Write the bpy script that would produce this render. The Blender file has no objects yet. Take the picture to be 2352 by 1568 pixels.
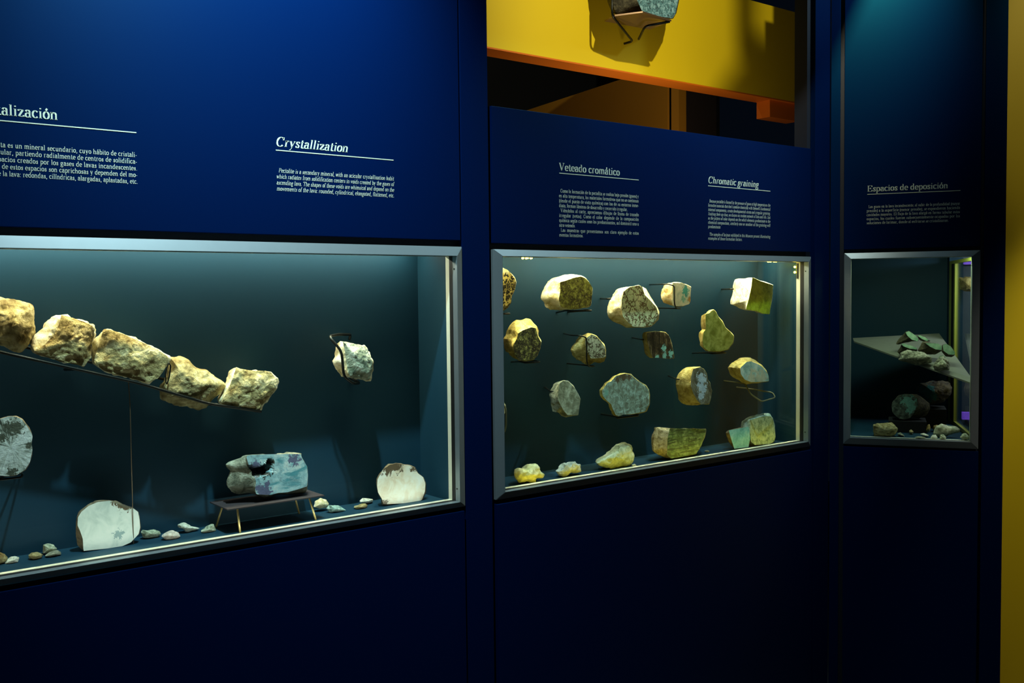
import bpy, bmesh, math, random
from mathutils import Vector, Matrix, noise
# World units are metres. The long case wall is the plane y=0 (x runs right along it, +y goes into the wall);
# the right-hand wall leaves it at x=X3, turned A3 towards the viewer.
ROCKS=[
{"n":"stone_cylinder","k":1,"y":[0.085,0.12,0.178],"F":[[0.4812,1.53],[0.4901,1.5274],[0.5055,1.525],[0.5145,1.5232],[0.519,1.5199],[0.5192,1.503],[0.5186,1.491],[0.5155,1.4822],[0.5129,1.4713],[0.5063,1.4656],[0.499,1.4638],[0.4882,1.4682],[0.474,1.4736],[0.4666,1.4925],[0.4675,1.5219],[0.4758,1.5292]],"O":[[0.4753,1.555],[0.4917,1.5503],[0.52,1.546],[0.5368,1.5428],[0.5451,1.5368],[0.5455,1.5054],[0.5443,1.4833],[0.5387,1.4668],[0.5338,1.4467],[0.5216,1.4361],[0.508,1.4331],[0.4882,1.4412],[0.4622,1.4514],[0.4486,1.4862],[0.4504,1.54],[0.4654,1.5533]],"fc":[0.4928,1.4984],"oc":[0.5001,1.4977],"fm":"tan","sm":"tan","L":"pale tan rough stone highest in the sloping row, cut by the left picture edge","c":"rock","r":1,"a":1.0,"G":"cylinder stones lying in a sloping row"},
{"n":"stone_cylinder","k":1,"y":[0.08,0.11,0.172],"F":[[0.5896,1.5137],[0.6177,1.5048],[0.6422,1.4948],[0.6542,1.4879],[0.6584,1.4656],[0.6505,1.4433],[0.6488,1.4152],[0.6339,1.3971],[0.5799,1.412],[0.5361,1.4297],[0.5347,1.4407],[0.5536,1.4491],[0.5713,1.4686],[0.5823,1.4903]],"O":[[0.5975,1.5155],[0.6081,1.5143],[0.6255,1.5046],[0.6504,1.4945],[0.6629,1.4875],[0.6678,1.4702],[0.6676,1.4607],[0.6598,1.4457],[0.658,1.4134],[0.642,1.3933],[0.6224,1.4],[0.5873,1.4093],[0.5564,1.4202],[0.5312,1.4343],[0.5289,1.4417],[0.5312,1.4637],[0.546,1.4742],[0.5657,1.4976],[0.5834,1.5121]],"fc":[0.6054,1.452],"oc":[0.6131,1.4507],"fm":"tan","sm":"cream","L":"squat tan stone with a broad whitish cut end in the sloping row","c":"rock","r":1,"a":1.0,"G":"cylinder stones lying in a sloping row"},
{"n":"stone_cylinder","k":1,"y":[0.08,0.11,0.172],"F":[[0.6769,1.4788],[0.6888,1.4793],[0.7217,1.4669],[0.7702,1.4429],[0.7931,1.4313],[0.8219,1.4123],[0.8262,1.4046],[0.8224,1.3949],[0.8099,1.372],[0.7979,1.3593],[0.7715,1.3518],[0.7226,1.3684],[0.6769,1.3844],[0.6557,1.4035],[0.6599,1.4241],[0.6696,1.4482]],"O":[[0.6818,1.4784],[0.6976,1.4788],[0.7309,1.4662],[0.78,1.4419],[0.8031,1.4302],[0.8323,1.411],[0.8371,1.4027],[0.8338,1.3929],[0.8212,1.3697],[0.809,1.3565],[0.7813,1.3483],[0.7318,1.3651],[0.6855,1.3813],[0.6603,1.3999],[0.6588,1.4115],[0.6618,1.4495],[0.6713,1.4625]],"fc":[0.7344,1.4123],"oc":[0.7438,1.4105],"fm":"tan","sm":"cream","L":"long tan stone, longest of the sloping row, its middle piece","c":"rock","r":1,"a":1.0,"G":"cylinder stones lying in a sloping row"},
{"n":"stone_cylinder","k":1,"y":[0.085,0.115,0.172],"F":[[0.8492,1.38],[0.8641,1.3797],[0.8773,1.3735],[0.8905,1.3627],[0.904,1.3586],[0.9128,1.3492],[0.924,1.3412],[0.9251,1.3372],[0.9179,1.3254],[0.9063,1.3162],[0.9039,1.3108],[0.8981,1.3068],[0.889,1.3063],[0.8646,1.3125],[0.8394,1.3209],[0.8373,1.3265],[0.8388,1.3417],[0.8445,1.3501],[0.8493,1.363],[0.8506,1.3695]],"O":[[0.8356,1.4091],[0.8628,1.4088],[0.887,1.3975],[0.9113,1.3779],[0.9363,1.3704],[0.9528,1.353],[0.9738,1.3382],[0.9758,1.3308],[0.9623,1.3089],[0.9406,1.2918],[0.9361,1.2819],[0.9254,1.2745],[0.9086,1.2738],[0.8636,1.2855],[0.8177,1.3011],[0.814,1.3114],[0.8167,1.3392],[0.8271,1.3545],[0.8357,1.378],[0.8381,1.3899]],"fc":[0.8771,1.3402],"oc":[0.8882,1.3375],"fm":"tan2","sm":"tan2","L":"olive tan stone crossed by the dark rail, fourth in the sloping row","c":"rock","r":1,"a":1.0,"G":"cylinder stones lying in a sloping row"},
{"n":"stone_cylinder","k":1,"y":[0.08,0.11,0.172],"F":[[0.9914,1.3737],[1.027,1.3658],[1.0645,1.3626],[1.0846,1.3573],[1.0973,1.3417],[1.0968,1.3193],[1.0798,1.2989],[1.0553,1.2754],[1.0484,1.2659],[1.0377,1.263],[0.9964,1.2742],[0.9508,1.2881],[0.9608,1.3074],[0.9765,1.3392]],"O":[[1.0029,1.3722],[1.0401,1.3638],[1.0781,1.3606],[1.0984,1.3552],[1.1117,1.3395],[1.1112,1.3159],[1.0947,1.2956],[1.0691,1.2719],[1.0621,1.2618],[1.0508,1.2585],[1.0091,1.2703],[0.9576,1.2858],[0.9524,1.2913],[0.9669,1.3151],[0.9849,1.3451],[0.994,1.3654]],"fc":[1.0258,1.3187],"oc":[1.0388,1.3158],"fm":"tan","sm":"cream","L":"broken tan stone at the low right end of the sloping row","c":"rock","r":1,"a":1.0,"G":"cylinder stones lying in a sloping row"},
{"n":"mineral_stone","k":1,"y":[0.06,0.095,0.15],"F":[[1.2767,1.4295],[1.3362,1.4159],[1.3561,1.3944],[1.3651,1.3732],[1.3663,1.3498],[1.3539,1.3244],[1.3424,1.3226],[1.2964,1.3336],[1.29,1.3488],[1.2856,1.3877],[1.281,1.4125]],"O":[[1.2838,1.4289],[1.2958,1.4291],[1.3562,1.4146],[1.3764,1.3928],[1.3863,1.3705],[1.388,1.3468],[1.3749,1.3202],[1.3625,1.3181],[1.3138,1.3294],[1.2958,1.3341],[1.284,1.3454],[1.2728,1.3762],[1.2795,1.4113]],"fc":[1.322,1.3741],"oc":[1.3418,1.3715],"fm":"palegreen","sm":"cream","L":"pale green rough stone hanging alone on a wire loop in the left case","c":"rock","r":1,"a":1.0,"G":None},
{"n":"mineral_slab","k":1,"y":[0.06,0.075,0.12],"F":[[0.4435,1.291],[0.456,1.2957],[0.4728,1.3],[0.4874,1.2976],[0.4988,1.2897],[0.5079,1.2749],[0.5159,1.259],[0.5179,1.2518],[0.5153,1.2381],[0.5165,1.2216],[0.5108,1.1965],[0.5007,1.1814],[0.4834,1.1718],[0.4624,1.172],[0.446,1.1764],[0.4281,1.1968],[0.4256,1.2426],[0.4327,1.2738]],"O":[[0.4451,1.2912],[0.4581,1.296],[0.4756,1.3005],[0.4908,1.298],[0.5027,1.2898],[0.5122,1.2744],[0.5206,1.2578],[0.5226,1.2503],[0.5199,1.236],[0.5212,1.2188],[0.5152,1.1926],[0.5047,1.1768],[0.4867,1.1669],[0.4648,1.1671],[0.4477,1.1716],[0.4291,1.1929],[0.4264,1.2407],[0.4338,1.2732]],"fc":[0.4704,1.2347],"oc":[0.4734,1.2327],"fm":"radial","sm":"brown","L":"round slab with silvery radiating crystals cut off by the left picture edge","c":"mineral slab","r":0,"a":1.0,"G":None,"pt":[[0.4826,1.275,0.0167,"mid"],[0.4581,1.2558,0.0095,"mid"],[0.4751,1.1775,0.0107,"mid"],[0.5109,1.2337,0.0071,"mid"]]},
{"n":"mineral_slab","k":1,"y":[0.1231,0.1351,0.1591],"F":[[0.6218,1.0489],[0.6294,1.0606],[0.6463,1.0724],[0.6662,1.0782],[0.6935,1.0775],[0.7109,1.0673],[0.7309,1.0552],[0.7437,1.0542],[0.757,1.0422],[0.7599,1.0231],[0.7609,1.0043],[0.7568,0.9889],[0.7383,0.972],[0.713,0.9648],[0.6316,0.9696],[0.6307,0.9986],[0.6252,1.0175],[0.6203,1.0312]],"O":[[0.622,1.0468],[0.6298,1.0612],[0.6472,1.0742],[0.6671,1.0793],[0.6946,1.0786],[0.7171,1.0698],[0.7475,1.0536],[0.7614,1.0422],[0.7643,1.0231],[0.7668,1.0013],[0.7624,0.9859],[0.7424,0.9677],[0.7165,0.9613],[0.6342,0.966],[0.6225,0.9822],[0.6187,1.0009],[0.6189,1.0215]],"fc":[0.6875,1.0194],"oc":[0.6909,1.0167],"fm":"whiteslab","sm":"brown","L":"large pale green white polished slab standing on the left case floor","c":"mineral slab","r":0,"a":1.0,"G":None,"fl":0.966,"pt":[[0.7285,1.0622,0.0143,"brown"],[0.7111,1.0738,0.013,"brown"],[0.7114,0.9962,0.0104,"greyblue"]]},
{"n":"mineral_boulder","k":1,"y":[0.08,0.112,0.165],"F":[[1.011,1.1532],[1.0236,1.154],[1.068,1.1512],[1.1598,1.1421],[1.1624,1.1323],[1.1766,1.1081],[1.1789,1.0852],[1.1763,1.0558],[1.1539,1.0517],[1.1203,1.0475],[1.0946,1.0492],[1.0745,1.0467],[1.0353,1.0537],[1.033,1.0675],[1.0361,1.0856],[1.0336,1.0944],[1.0297,1.1134],[1.0177,1.1282]],"O":[[0.9739,1.1325],[0.9844,1.1371],[1.0002,1.1396],[1.0143,1.1414],[1.0242,1.1487],[1.0375,1.149],[1.0825,1.1461],[1.1378,1.1415],[1.1435,1.1441],[1.1661,1.1406],[1.1774,1.1373],[1.1781,1.1266],[1.1892,1.1078],[1.1929,1.1021],[1.1953,1.0788],[1.1938,1.056],[1.1925,1.042],[1.1865,1.0322],[1.1616,1.0302],[1.126,1.0341],[1.1038,1.0397],[1.089,1.033],[1.0761,1.0305],[1.0635,1.0356],[1.044,1.0477],[1.0263,1.0534],[1.0085,1.0516],[0.9911,1.0573],[0.981,1.0695],[0.9724,1.0757],[0.9736,1.0889],[0.9801,1.1032],[0.9865,1.1159],[0.9754,1.1239]],"fc":[1.0967,1.1001],"oc":[1.1116,1.094],"fm":"larimar","sm":"greyrock","L":"large blue and white boulder with a dark cavity on the small table","c":"boulder","r":0,"a":1.0,"G":None,"pits":[[1.0208,1.1094,0.0188],[1.042,1.1102,0.0119],[1.0563,1.1102,0.0136],[1.0708,1.117,0.0119],[1.0747,1.1301,0.0085]],"pt":[[1.0207,1.1077,0.0188,"dark"],[1.0438,1.1092,0.0128,"dark"],[1.0616,1.1096,0.0136,"dark"],[1.0765,1.1299,0.0085,"dark"],[1.0371,1.1276,0.0119,"purple"],[1.0587,1.0608,0.0188,"purple"],[1.0445,1.0677,0.0102,"purple"],[1.1408,1.1295,0.0153,"purple"]]},
{"n":"mineral_slab","k":1,"y":[0.0962,0.1082,0.1322],"F":[[1.3956,1.0433],[1.4019,1.0532],[1.4145,1.0696],[1.4352,1.0797],[1.4561,1.082],[1.4769,1.076],[1.498,1.0714],[1.515,1.0632],[1.5275,1.0452],[1.5446,1.0322],[1.5521,1.0128],[1.5504,0.9909],[1.5391,0.9666],[1.4876,0.9657],[1.429,0.971],[1.4126,0.974],[1.4088,0.9881],[1.3969,1.0076],[1.394,1.0257]],"O":[[1.4002,1.0414],[1.4067,1.0517],[1.4198,1.0687],[1.4414,1.0792],[1.4631,1.0816],[1.4849,1.0753],[1.5068,1.0706],[1.5245,1.0621],[1.5376,1.0434],[1.5554,1.0297],[1.5632,1.0096],[1.5614,0.9867],[1.5496,0.9614],[1.4959,0.9605],[1.4349,0.966],[1.4179,0.9691],[1.4139,0.9839],[1.4015,1.0041],[1.3985,1.023]],"fc":[1.4698,1.0197],"oc":[1.4772,1.017],"fm":"creamslab","sm":"brown","L":"round cream slab with a brown crust on top near the left case corner","c":"mineral slab","r":0,"a":1.0,"G":None,"fl":0.966,"pt":[[1.4298,1.0746,0.0206,"brown"],[1.4556,1.0754,0.0225,"brown"],[1.5123,1.0613,0.0094,"brown"],[1.4172,0.9741,0.0112,"brown"]]},
{"n":"stone_chip","k":1,"y":[0.1297,0.1397,0.1597],"F":[[0.4516,0.9877],[0.4589,0.9894],[0.4649,0.9854],[0.4665,0.9797],[0.4633,0.9748],[0.4548,0.9743],[0.4488,0.9787]],"O":[[0.4478,0.9905],[0.4612,0.9937],[0.4722,0.9863],[0.4752,0.9759],[0.4693,0.967],[0.4537,0.966],[0.4429,0.9741]],"fc":[0.4577,0.9814],"oc":[0.4596,0.9791],"fm":"tan2","sm":"tan2","L":"yellowish brown chip at the left end of the left case floor","c":"stone chip","r":1,"a":0.6,"G":"loose stone chips on the left case floor","fl":0.966},
{"n":"stone_chip","k":1,"y":[0.1255,0.1355,0.1555],"F":[[0.4763,0.9742],[0.4826,0.9772],[0.4875,0.978],[0.4902,0.9759],[0.4886,0.9707],[0.4799,0.9702],[0.4738,0.9709]],"O":[[0.4731,0.9721],[0.4845,0.9776],[0.4936,0.979],[0.4984,0.9752],[0.4954,0.9657],[0.4796,0.9648],[0.4684,0.966]],"fc":[0.483,0.9736],"oc":[0.485,0.9712],"fm":"pale","sm":"pale","L":"pale forked chip beside the brown chip at the far left","c":"stone chip","r":1,"a":0.6,"G":"loose stone chips on the left case floor","fl":0.966},
{"n":"stone_chip","k":1,"y":[0.1237,0.1337,0.1537],"F":[[0.5226,0.9771],[0.5262,0.9799],[0.5338,0.9793],[0.5385,0.9757],[0.5368,0.9725],[0.5298,0.9717],[0.5235,0.9735]],"O":[[0.5186,0.9758],[0.5252,0.981],[0.539,0.9799],[0.5477,0.9733],[0.5445,0.9676],[0.5317,0.966],[0.5202,0.9692]],"fc":[0.5303,0.9757],"oc":[0.5325,0.9733],"fm":"tan2","sm":"tan2","L":"small oval tan pebble left of the big white slab","c":"stone chip","r":1,"a":0.6,"G":"loose stone chips on the left case floor","fl":0.966},
{"n":"stone_chip","k":1,"y":[0.15,0.16,0.18],"F":[[0.5587,0.9865],[0.5639,0.9877],[0.5716,0.985],[0.5751,0.9795],[0.5727,0.9771],[0.5635,0.9751],[0.5584,0.976]],"O":[[0.5548,0.9886],[0.5643,0.9909],[0.5784,0.986],[0.5848,0.9759],[0.5804,0.9715],[0.5636,0.9679],[0.5542,0.9695]],"fc":[0.5655,0.9811],"oc":[0.5679,0.9788],"fm":"palegreen","sm":"palegreen","L":"pale angular chip leaning on a dark flat chip","c":"stone chip","r":1,"a":0.6,"G":"loose stone chips on the left case floor","fl":0.966},
{"n":"stone_chip","k":1,"y":[0.1229,0.1329,0.1529],"F":[[0.5579,0.9725],[0.5638,0.9757],[0.5742,0.9774],[0.577,0.9748],[0.5766,0.9714],[0.5637,0.9708]],"O":[[0.5513,0.9691],[0.562,0.9749],[0.581,0.978],[0.5861,0.9733],[0.5854,0.967],[0.5618,0.966]],"fc":[0.5689,0.9737],"oc":[0.5712,0.9713],"fm":"greyrock","sm":"greyrock","L":"flat dark grey chip under the pale angular chip","c":"stone chip","r":1,"a":0.6,"G":"loose stone chips on the left case floor","fl":0.966},
{"n":"stone_chip","k":1,"y":[0.1485,0.1585,0.1785],"F":[[0.7816,0.9824],[0.7843,0.9857],[0.7916,0.9838],[0.8004,0.9842],[0.8062,0.9808],[0.8079,0.9768],[0.803,0.973],[0.7913,0.9734],[0.7841,0.9758]],"O":[[0.7744,0.9824],[0.7793,0.9884],[0.7925,0.985],[0.8086,0.9857],[0.8192,0.9794],[0.8223,0.9721],[0.8134,0.9653],[0.792,0.966],[0.7788,0.9703]],"fc":[0.7944,0.979],"oc":[0.7977,0.9766],"fm":"palegreen","sm":"palegreen","L":"pitted grey green pebble touching the big white slab","c":"stone chip","r":1,"a":0.6,"G":"loose stone chips on the left case floor","fl":0.966},
{"n":"stone_chip","k":1,"y":[0.1057,0.1157,0.1357],"F":[[0.8153,0.9781],[0.8229,0.9827],[0.8317,0.9842],[0.8385,0.9802],[0.8413,0.974],[0.8354,0.9714],[0.8209,0.9726]],"O":[[0.8072,0.9761],[0.8211,0.9845],[0.837,0.9873],[0.8496,0.98],[0.8546,0.9685],[0.8438,0.9639],[0.8174,0.966]],"fc":[0.8289,0.9774],"oc":[0.8324,0.975],"fm":"pinkpale","sm":"pinkpale","L":"pinkish white chip near the glass right of the grey green pebble","c":"stone chip","r":1,"a":0.6,"G":"loose stone chips on the left case floor","fl":0.966},
{"n":"stone_chip","k":1,"y":[0.1489,0.1589,0.1789],"F":[[0.8704,0.9865],[0.8791,0.9882],[0.8909,0.9815],[0.9008,0.9762],[0.8944,0.9741],[0.8843,0.9734],[0.8797,0.9746],[0.8771,0.9791],[0.8703,0.982]],"O":[[0.8637,0.9899],[0.8796,0.993],[0.9012,0.9809],[0.9193,0.971],[0.9076,0.9673],[0.889,0.966],[0.8806,0.9681],[0.8758,0.9764],[0.8635,0.9817]],"fc":[0.8836,0.9802],"oc":[0.8872,0.9779],"fm":"pale","sm":"pale","L":"flat pointed pale chip left of the small table","c":"stone chip","r":1,"a":0.6,"G":"loose stone chips on the left case floor","fl":0.966},
{"n":"stone_chip","k":1,"y":[0.1181,0.1281,0.1481],"F":[[0.9159,0.9733],[0.9205,0.9744],[0.9263,0.979],[0.9329,0.9812],[0.9346,0.9768],[0.9363,0.9705],[0.9279,0.9705],[0.9163,0.9712]],"O":[[0.9111,0.9698],[0.9196,0.9718],[0.9301,0.9802],[0.9421,0.9842],[0.9454,0.9762],[0.9485,0.9648],[0.9331,0.9647],[0.9119,0.966]],"fc":[0.9277,0.9745],"oc":[0.9316,0.9721],"fm":"palegreen","sm":"palegreen","L":"small peaked chip against the table's left legs","c":"stone chip","r":1,"a":0.6,"G":"loose stone chips on the left case floor","fl":0.966},
{"n":"stone_chip","k":1,"y":[0.15,0.16,0.18],"F":[[1.2406,0.9849],[1.2441,0.9924],[1.2529,0.9966],[1.2616,0.993],[1.2654,0.9854],[1.2625,0.9808],[1.2504,0.9805]],"O":[[1.2349,0.9803],[1.2411,0.994],[1.2573,1.0016],[1.2732,0.995],[1.2802,0.9812],[1.2747,0.9728],[1.2526,0.9723]],"fc":[1.2534,0.9877],"oc":[1.2586,0.9854],"fm":"cream","sm":"cream","L":"cream rounded chip just right of the small table","c":"stone chip","r":1,"a":0.6,"G":"loose stone chips on the left case floor","fl":0.966},
{"n":"stone_chip","k":1,"y":[0.1114,0.1214,0.1414],"F":[[1.2594,0.9792],[1.2635,0.9846],[1.281,0.9817],[1.2901,0.9728],[1.283,0.9718],[1.2632,0.9723]],"O":[[1.2533,0.9785],[1.2607,0.9883],[1.2927,0.9831],[1.3094,0.9669],[1.2963,0.9651],[1.2602,0.966]],"fc":[1.273,0.9774],"oc":[1.2783,0.975],"fm":"tealrock","sm":"tealrock","L":"blue green flat chip beside the cream rounded chip","c":"stone chip","r":1,"a":0.6,"G":"loose stone chips on the left case floor","fl":0.966},
{"n":"stone_chip","k":1,"y":[0.15,0.16,0.18],"F":[[1.3811,0.9768],[1.387,0.9811],[1.4033,0.9779],[1.4027,0.9732],[1.3938,0.9728],[1.3822,0.9746]],"O":[[1.3781,0.975],[1.3889,0.983],[1.4187,0.977],[1.4176,0.9684],[1.4013,0.9677],[1.3801,0.971]],"fc":[1.3924,0.9765],"oc":[1.3982,0.9741],"fm":"pale","sm":"pale","L":"small whitish chip, rear of the pair left of the cream slab","c":"stone chip","r":1,"a":0.6,"G":"loose stone chips on the left case floor","fl":0.966},
{"n":"stone_chip","k":1,"y":[0.1083,0.1183,0.1383],"F":[[1.3391,0.9746],[1.3489,0.9746],[1.358,0.977],[1.3621,0.974],[1.3602,0.9706],[1.342,0.9707]],"O":[[1.3344,0.973],[1.3522,0.973],[1.369,0.9773],[1.3764,0.9719],[1.3729,0.9657],[1.3396,0.966]],"fc":[1.3517,0.9731],"oc":[1.3574,0.9707],"fm":"tan2","sm":"tan2","L":"small tan chip, front of the pair left of the cream slab","c":"stone chip","r":1,"a":0.6,"G":"loose stone chips on the left case floor","fl":0.966},
{"n":"mineral_slab","k":2,"y":[0.07,0.09,0.14],"F":[[1.8066,1.6263],[1.8206,1.6253],[1.8388,1.6187],[1.8486,1.6099],[1.8627,1.5965],[1.8683,1.583],[1.8637,1.5629],[1.8506,1.5429],[1.8489,1.525],[1.8359,1.5096],[1.8089,1.4956],[1.788,1.4993],[1.7778,1.5568],[1.7841,1.6118]],"O":[[1.8212,1.629],[1.8358,1.628],[1.8549,1.6211],[1.8651,1.6119],[1.8798,1.5979],[1.8856,1.5839],[1.8809,1.5628],[1.8671,1.5418],[1.8654,1.5232],[1.8518,1.507],[1.8236,1.4925],[1.8018,1.4964],[1.7911,1.5564],[1.7977,1.6139]],"fc":[1.818,1.5637],"oc":[1.8335,1.5638],"fm":"darkvein","sm":"tan","L":"black slab with yellow veins and pale crust behind the middle frame's left edge","c":"mineral slab","r":0,"a":1.0,"G":None,"pt":[[1.8173,1.6215,0.0115,"creamp"],[1.8377,1.6148,0.0057,"creamp"]]},
{"n":"mineral_stone","k":2,"y":[0.06,0.1,0.17],"F":[[2.0882,1.5964],[2.1209,1.6013],[2.1406,1.5952],[2.1571,1.5817],[2.1697,1.5657],[2.1677,1.5387],[2.1624,1.5092],[2.1199,1.5013],[2.071,1.4997],[2.0358,1.5064],[2.0281,1.5305],[2.0347,1.5544],[2.0335,1.5832],[2.0559,1.5875]],"O":[[2.0912,1.6082],[2.1175,1.6095],[2.1572,1.6059],[2.1773,1.5985],[2.194,1.5835],[2.2075,1.566],[2.209,1.5484],[2.2038,1.5335],[2.2001,1.5085],[2.1933,1.5023],[2.1561,1.498],[2.1064,1.4964],[2.0737,1.4958],[2.0352,1.4977],[2.0193,1.5053],[2.0163,1.5186],[2.0054,1.526],[2.0015,1.5441],[2.0137,1.5597],[2.0265,1.5741],[2.0363,1.591],[2.0588,1.6008]],"fc":[2.0983,1.5477],"oc":[2.1342,1.5477],"fm":"mottled","sm":"cream","L":"big rounded stone with an olive mottled cut face in the top row","c":"rock","r":0,"a":1.0,"G":None},
{"n":"mineral_stone","k":2,"y":[0.06,0.1,0.16],"F":[[1.9169,1.4474],[1.9352,1.4445],[1.9441,1.4182],[1.9556,1.4012],[1.9497,1.3801],[1.9372,1.357],[1.9248,1.3493],[1.8975,1.3476],[1.8675,1.351],[1.8529,1.368],[1.8474,1.3961],[1.8625,1.4164],[1.8656,1.4303],[1.8837,1.439]],"O":[[1.9286,1.4752],[1.9454,1.472],[1.9592,1.4597],[1.9731,1.4497],[1.9807,1.4351],[1.9789,1.4183],[1.9897,1.401],[1.9863,1.3795],[1.9734,1.3559],[1.9577,1.3447],[1.9299,1.3425],[1.8994,1.3452],[1.8845,1.3578],[1.8787,1.3699],[1.8637,1.3729],[1.855,1.3897],[1.8538,1.4132],[1.8675,1.4292],[1.8707,1.4432],[1.8829,1.4617],[1.8981,1.4696],[1.9102,1.47]],"fc":[1.9014,1.395],"oc":[1.9339,1.3923],"fm":"darkmottled","sm":"tanyellow","L":"knobbly yellowish stone with a black mottled face, left end of second row","c":"rock","r":0,"a":1.0,"G":None},
{"n":"mineral_stone","k":2,"y":[0.06,0.09,0.14],"F":[[2.1656,1.4178],[2.1857,1.4109],[2.206,1.394],[2.2229,1.3759],[2.2261,1.3457],[2.2157,1.3412],[2.1851,1.3402],[2.1615,1.3413],[2.1483,1.3593],[2.1353,1.3869],[2.1388,1.4064]],"O":[[2.19,1.4187],[2.2104,1.413],[2.2309,1.3972],[2.248,1.3814],[2.2565,1.3608],[2.2564,1.3405],[2.2475,1.3257],[2.2302,1.3215],[2.2061,1.324],[2.1857,1.3188],[2.1688,1.3197],[2.1521,1.3305],[2.1387,1.3337],[2.1223,1.3493],[2.1126,1.3671],[2.1177,1.3817],[2.1327,1.3934],[2.1529,1.41],[2.1697,1.4182]],"fc":[2.1793,1.3757],"oc":[2.2073,1.3735],"fm":"veinlight","sm":"tanyellow","L":"small egg-shaped stone with dark squiggles, behind a bent wire in the second row","c":"rock","r":0,"a":1.0,"G":None},
{"n":"mineral_stone","k":2,"y":[0.06,0.1,0.16],"F":[[2.378,1.5729],[2.3943,1.5672],[2.4051,1.5414],[2.4345,1.5204],[2.4605,1.4992],[2.4716,1.4729],[2.449,1.4474],[2.4303,1.4336],[2.3825,1.435],[2.3499,1.4372],[2.325,1.4532],[2.3038,1.4715],[2.2969,1.4969],[2.2989,1.5272],[2.308,1.5524],[2.3329,1.5662]],"O":[[2.4168,1.5749],[2.4316,1.5701],[2.4539,1.5622],[2.4762,1.5331],[2.4988,1.509],[2.5197,1.4821],[2.5157,1.4556],[2.4984,1.4428],[2.4756,1.4328],[2.4455,1.4289],[2.4158,1.4298],[2.3718,1.4301],[2.3394,1.4419],[2.3109,1.4504],[2.2898,1.4662],[2.2812,1.4868],[2.2849,1.5071],[2.2974,1.5273],[2.3152,1.5476],[2.3332,1.5628],[2.3656,1.5678],[2.3947,1.5703]],"fc":[2.375,1.498],"oc":[2.4156,1.4971],"fm":"veined","sm":"cream","L":"large stone with a pale green face webbed in brown veins, top row","c":"rock","r":0,"a":1.0,"G":None},
{"n":"mineral_stone","k":2,"y":[0.06,0.085,0.13],"F":[[2.5407,1.5798],[2.5834,1.5802],[2.6188,1.571],[2.6339,1.5656],[2.6318,1.5447],[2.6293,1.5152],[2.6217,1.5064],[2.5909,1.5002],[2.5713,1.4989],[2.5422,1.5031]],"O":[[2.5523,1.5801],[2.5874,1.5832],[2.615,1.5813],[2.6468,1.5718],[2.6628,1.5663],[2.6607,1.5446],[2.6586,1.5148],[2.6506,1.5054],[2.6186,1.4991],[2.5988,1.4973],[2.5675,1.5013],[2.5365,1.5111],[2.525,1.5245],[2.522,1.5405],[2.5291,1.5616],[2.5368,1.5748]],"fc":[2.5838,1.54],"oc":[2.6114,1.5399],"fm":"creamteal","sm":"orangish","L":"small cream and turquoise block behind a dark wire in the top row","c":"rock","r":0,"a":1.0,"G":None,"pt":[[2.6068,1.5502,0.0165,"teal"],[2.6266,1.5233,0.0096,"orange"],[2.5949,1.5236,0.0106,"tealp"]]},
{"n":"mineral_stone","k":2,"y":[0.065,0.09,0.13],"F":[[2.4205,1.4143],[2.4615,1.4177],[2.5088,1.4125],[2.526,1.4016],[2.5386,1.3786],[2.5481,1.3489],[2.5535,1.3215],[2.5141,1.3229],[2.4912,1.3272],[2.4479,1.3293],[2.435,1.3487],[2.4222,1.3831]],"O":[[2.4352,1.4158],[2.4878,1.4181],[2.5375,1.4125],[2.5529,1.4013],[2.5665,1.3767],[2.5761,1.3468],[2.5819,1.3182],[2.5409,1.3194],[2.5178,1.324],[2.4646,1.3266],[2.4515,1.3364],[2.435,1.3818],[2.4321,1.4055]],"fc":[2.4841,1.3699],"oc":[2.5106,1.3679],"fm":"stripes","sm":"tanyellow","L":"square dark stone with vertical brown stripes in the second row","c":"rock","r":0,"a":1.0,"G":None,"pt":[[2.5028,1.3588,0.0105,"tealp"],[2.5373,1.3388,0.0118,"tealp"],[2.5065,1.3323,0.0105,"tealp"],[2.4686,1.3314,0.0079,"tealp"]]},
{"n":"mineral_stone","k":2,"y":[0.06,0.085,0.13],"F":[[2.7519,1.4844],[2.7644,1.4764],[2.7769,1.4596],[2.7979,1.4425],[2.8149,1.4199],[2.8448,1.4022],[2.862,1.3876],[2.8577,1.3653],[2.8276,1.3414],[2.7851,1.3363],[2.7226,1.3404],[2.698,1.3551],[2.6919,1.3772],[2.6981,1.407],[2.7104,1.4175],[2.7084,1.4421],[2.7085,1.4707],[2.727,1.4731],[2.7394,1.481]],"O":[[2.7809,1.4862],[2.794,1.4779],[2.8071,1.4603],[2.8292,1.4424],[2.8469,1.4186],[2.8783,1.4001],[2.8963,1.3849],[2.8918,1.3615],[2.8602,1.3364],[2.8158,1.3311],[2.7503,1.3355],[2.7245,1.3509],[2.7182,1.374],[2.7247,1.4051],[2.7375,1.4162],[2.7355,1.4419],[2.7355,1.4719],[2.7549,1.4744],[2.7679,1.4827]],"fc":[2.7661,1.3982],"oc":[2.7957,1.3966],"fm":"polishgreen","sm":"tanyellow","L":"pear-shaped polished olive stone reflecting a line of yellow lights","c":"rock","r":0,"a":1.0,"G":None},
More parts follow.
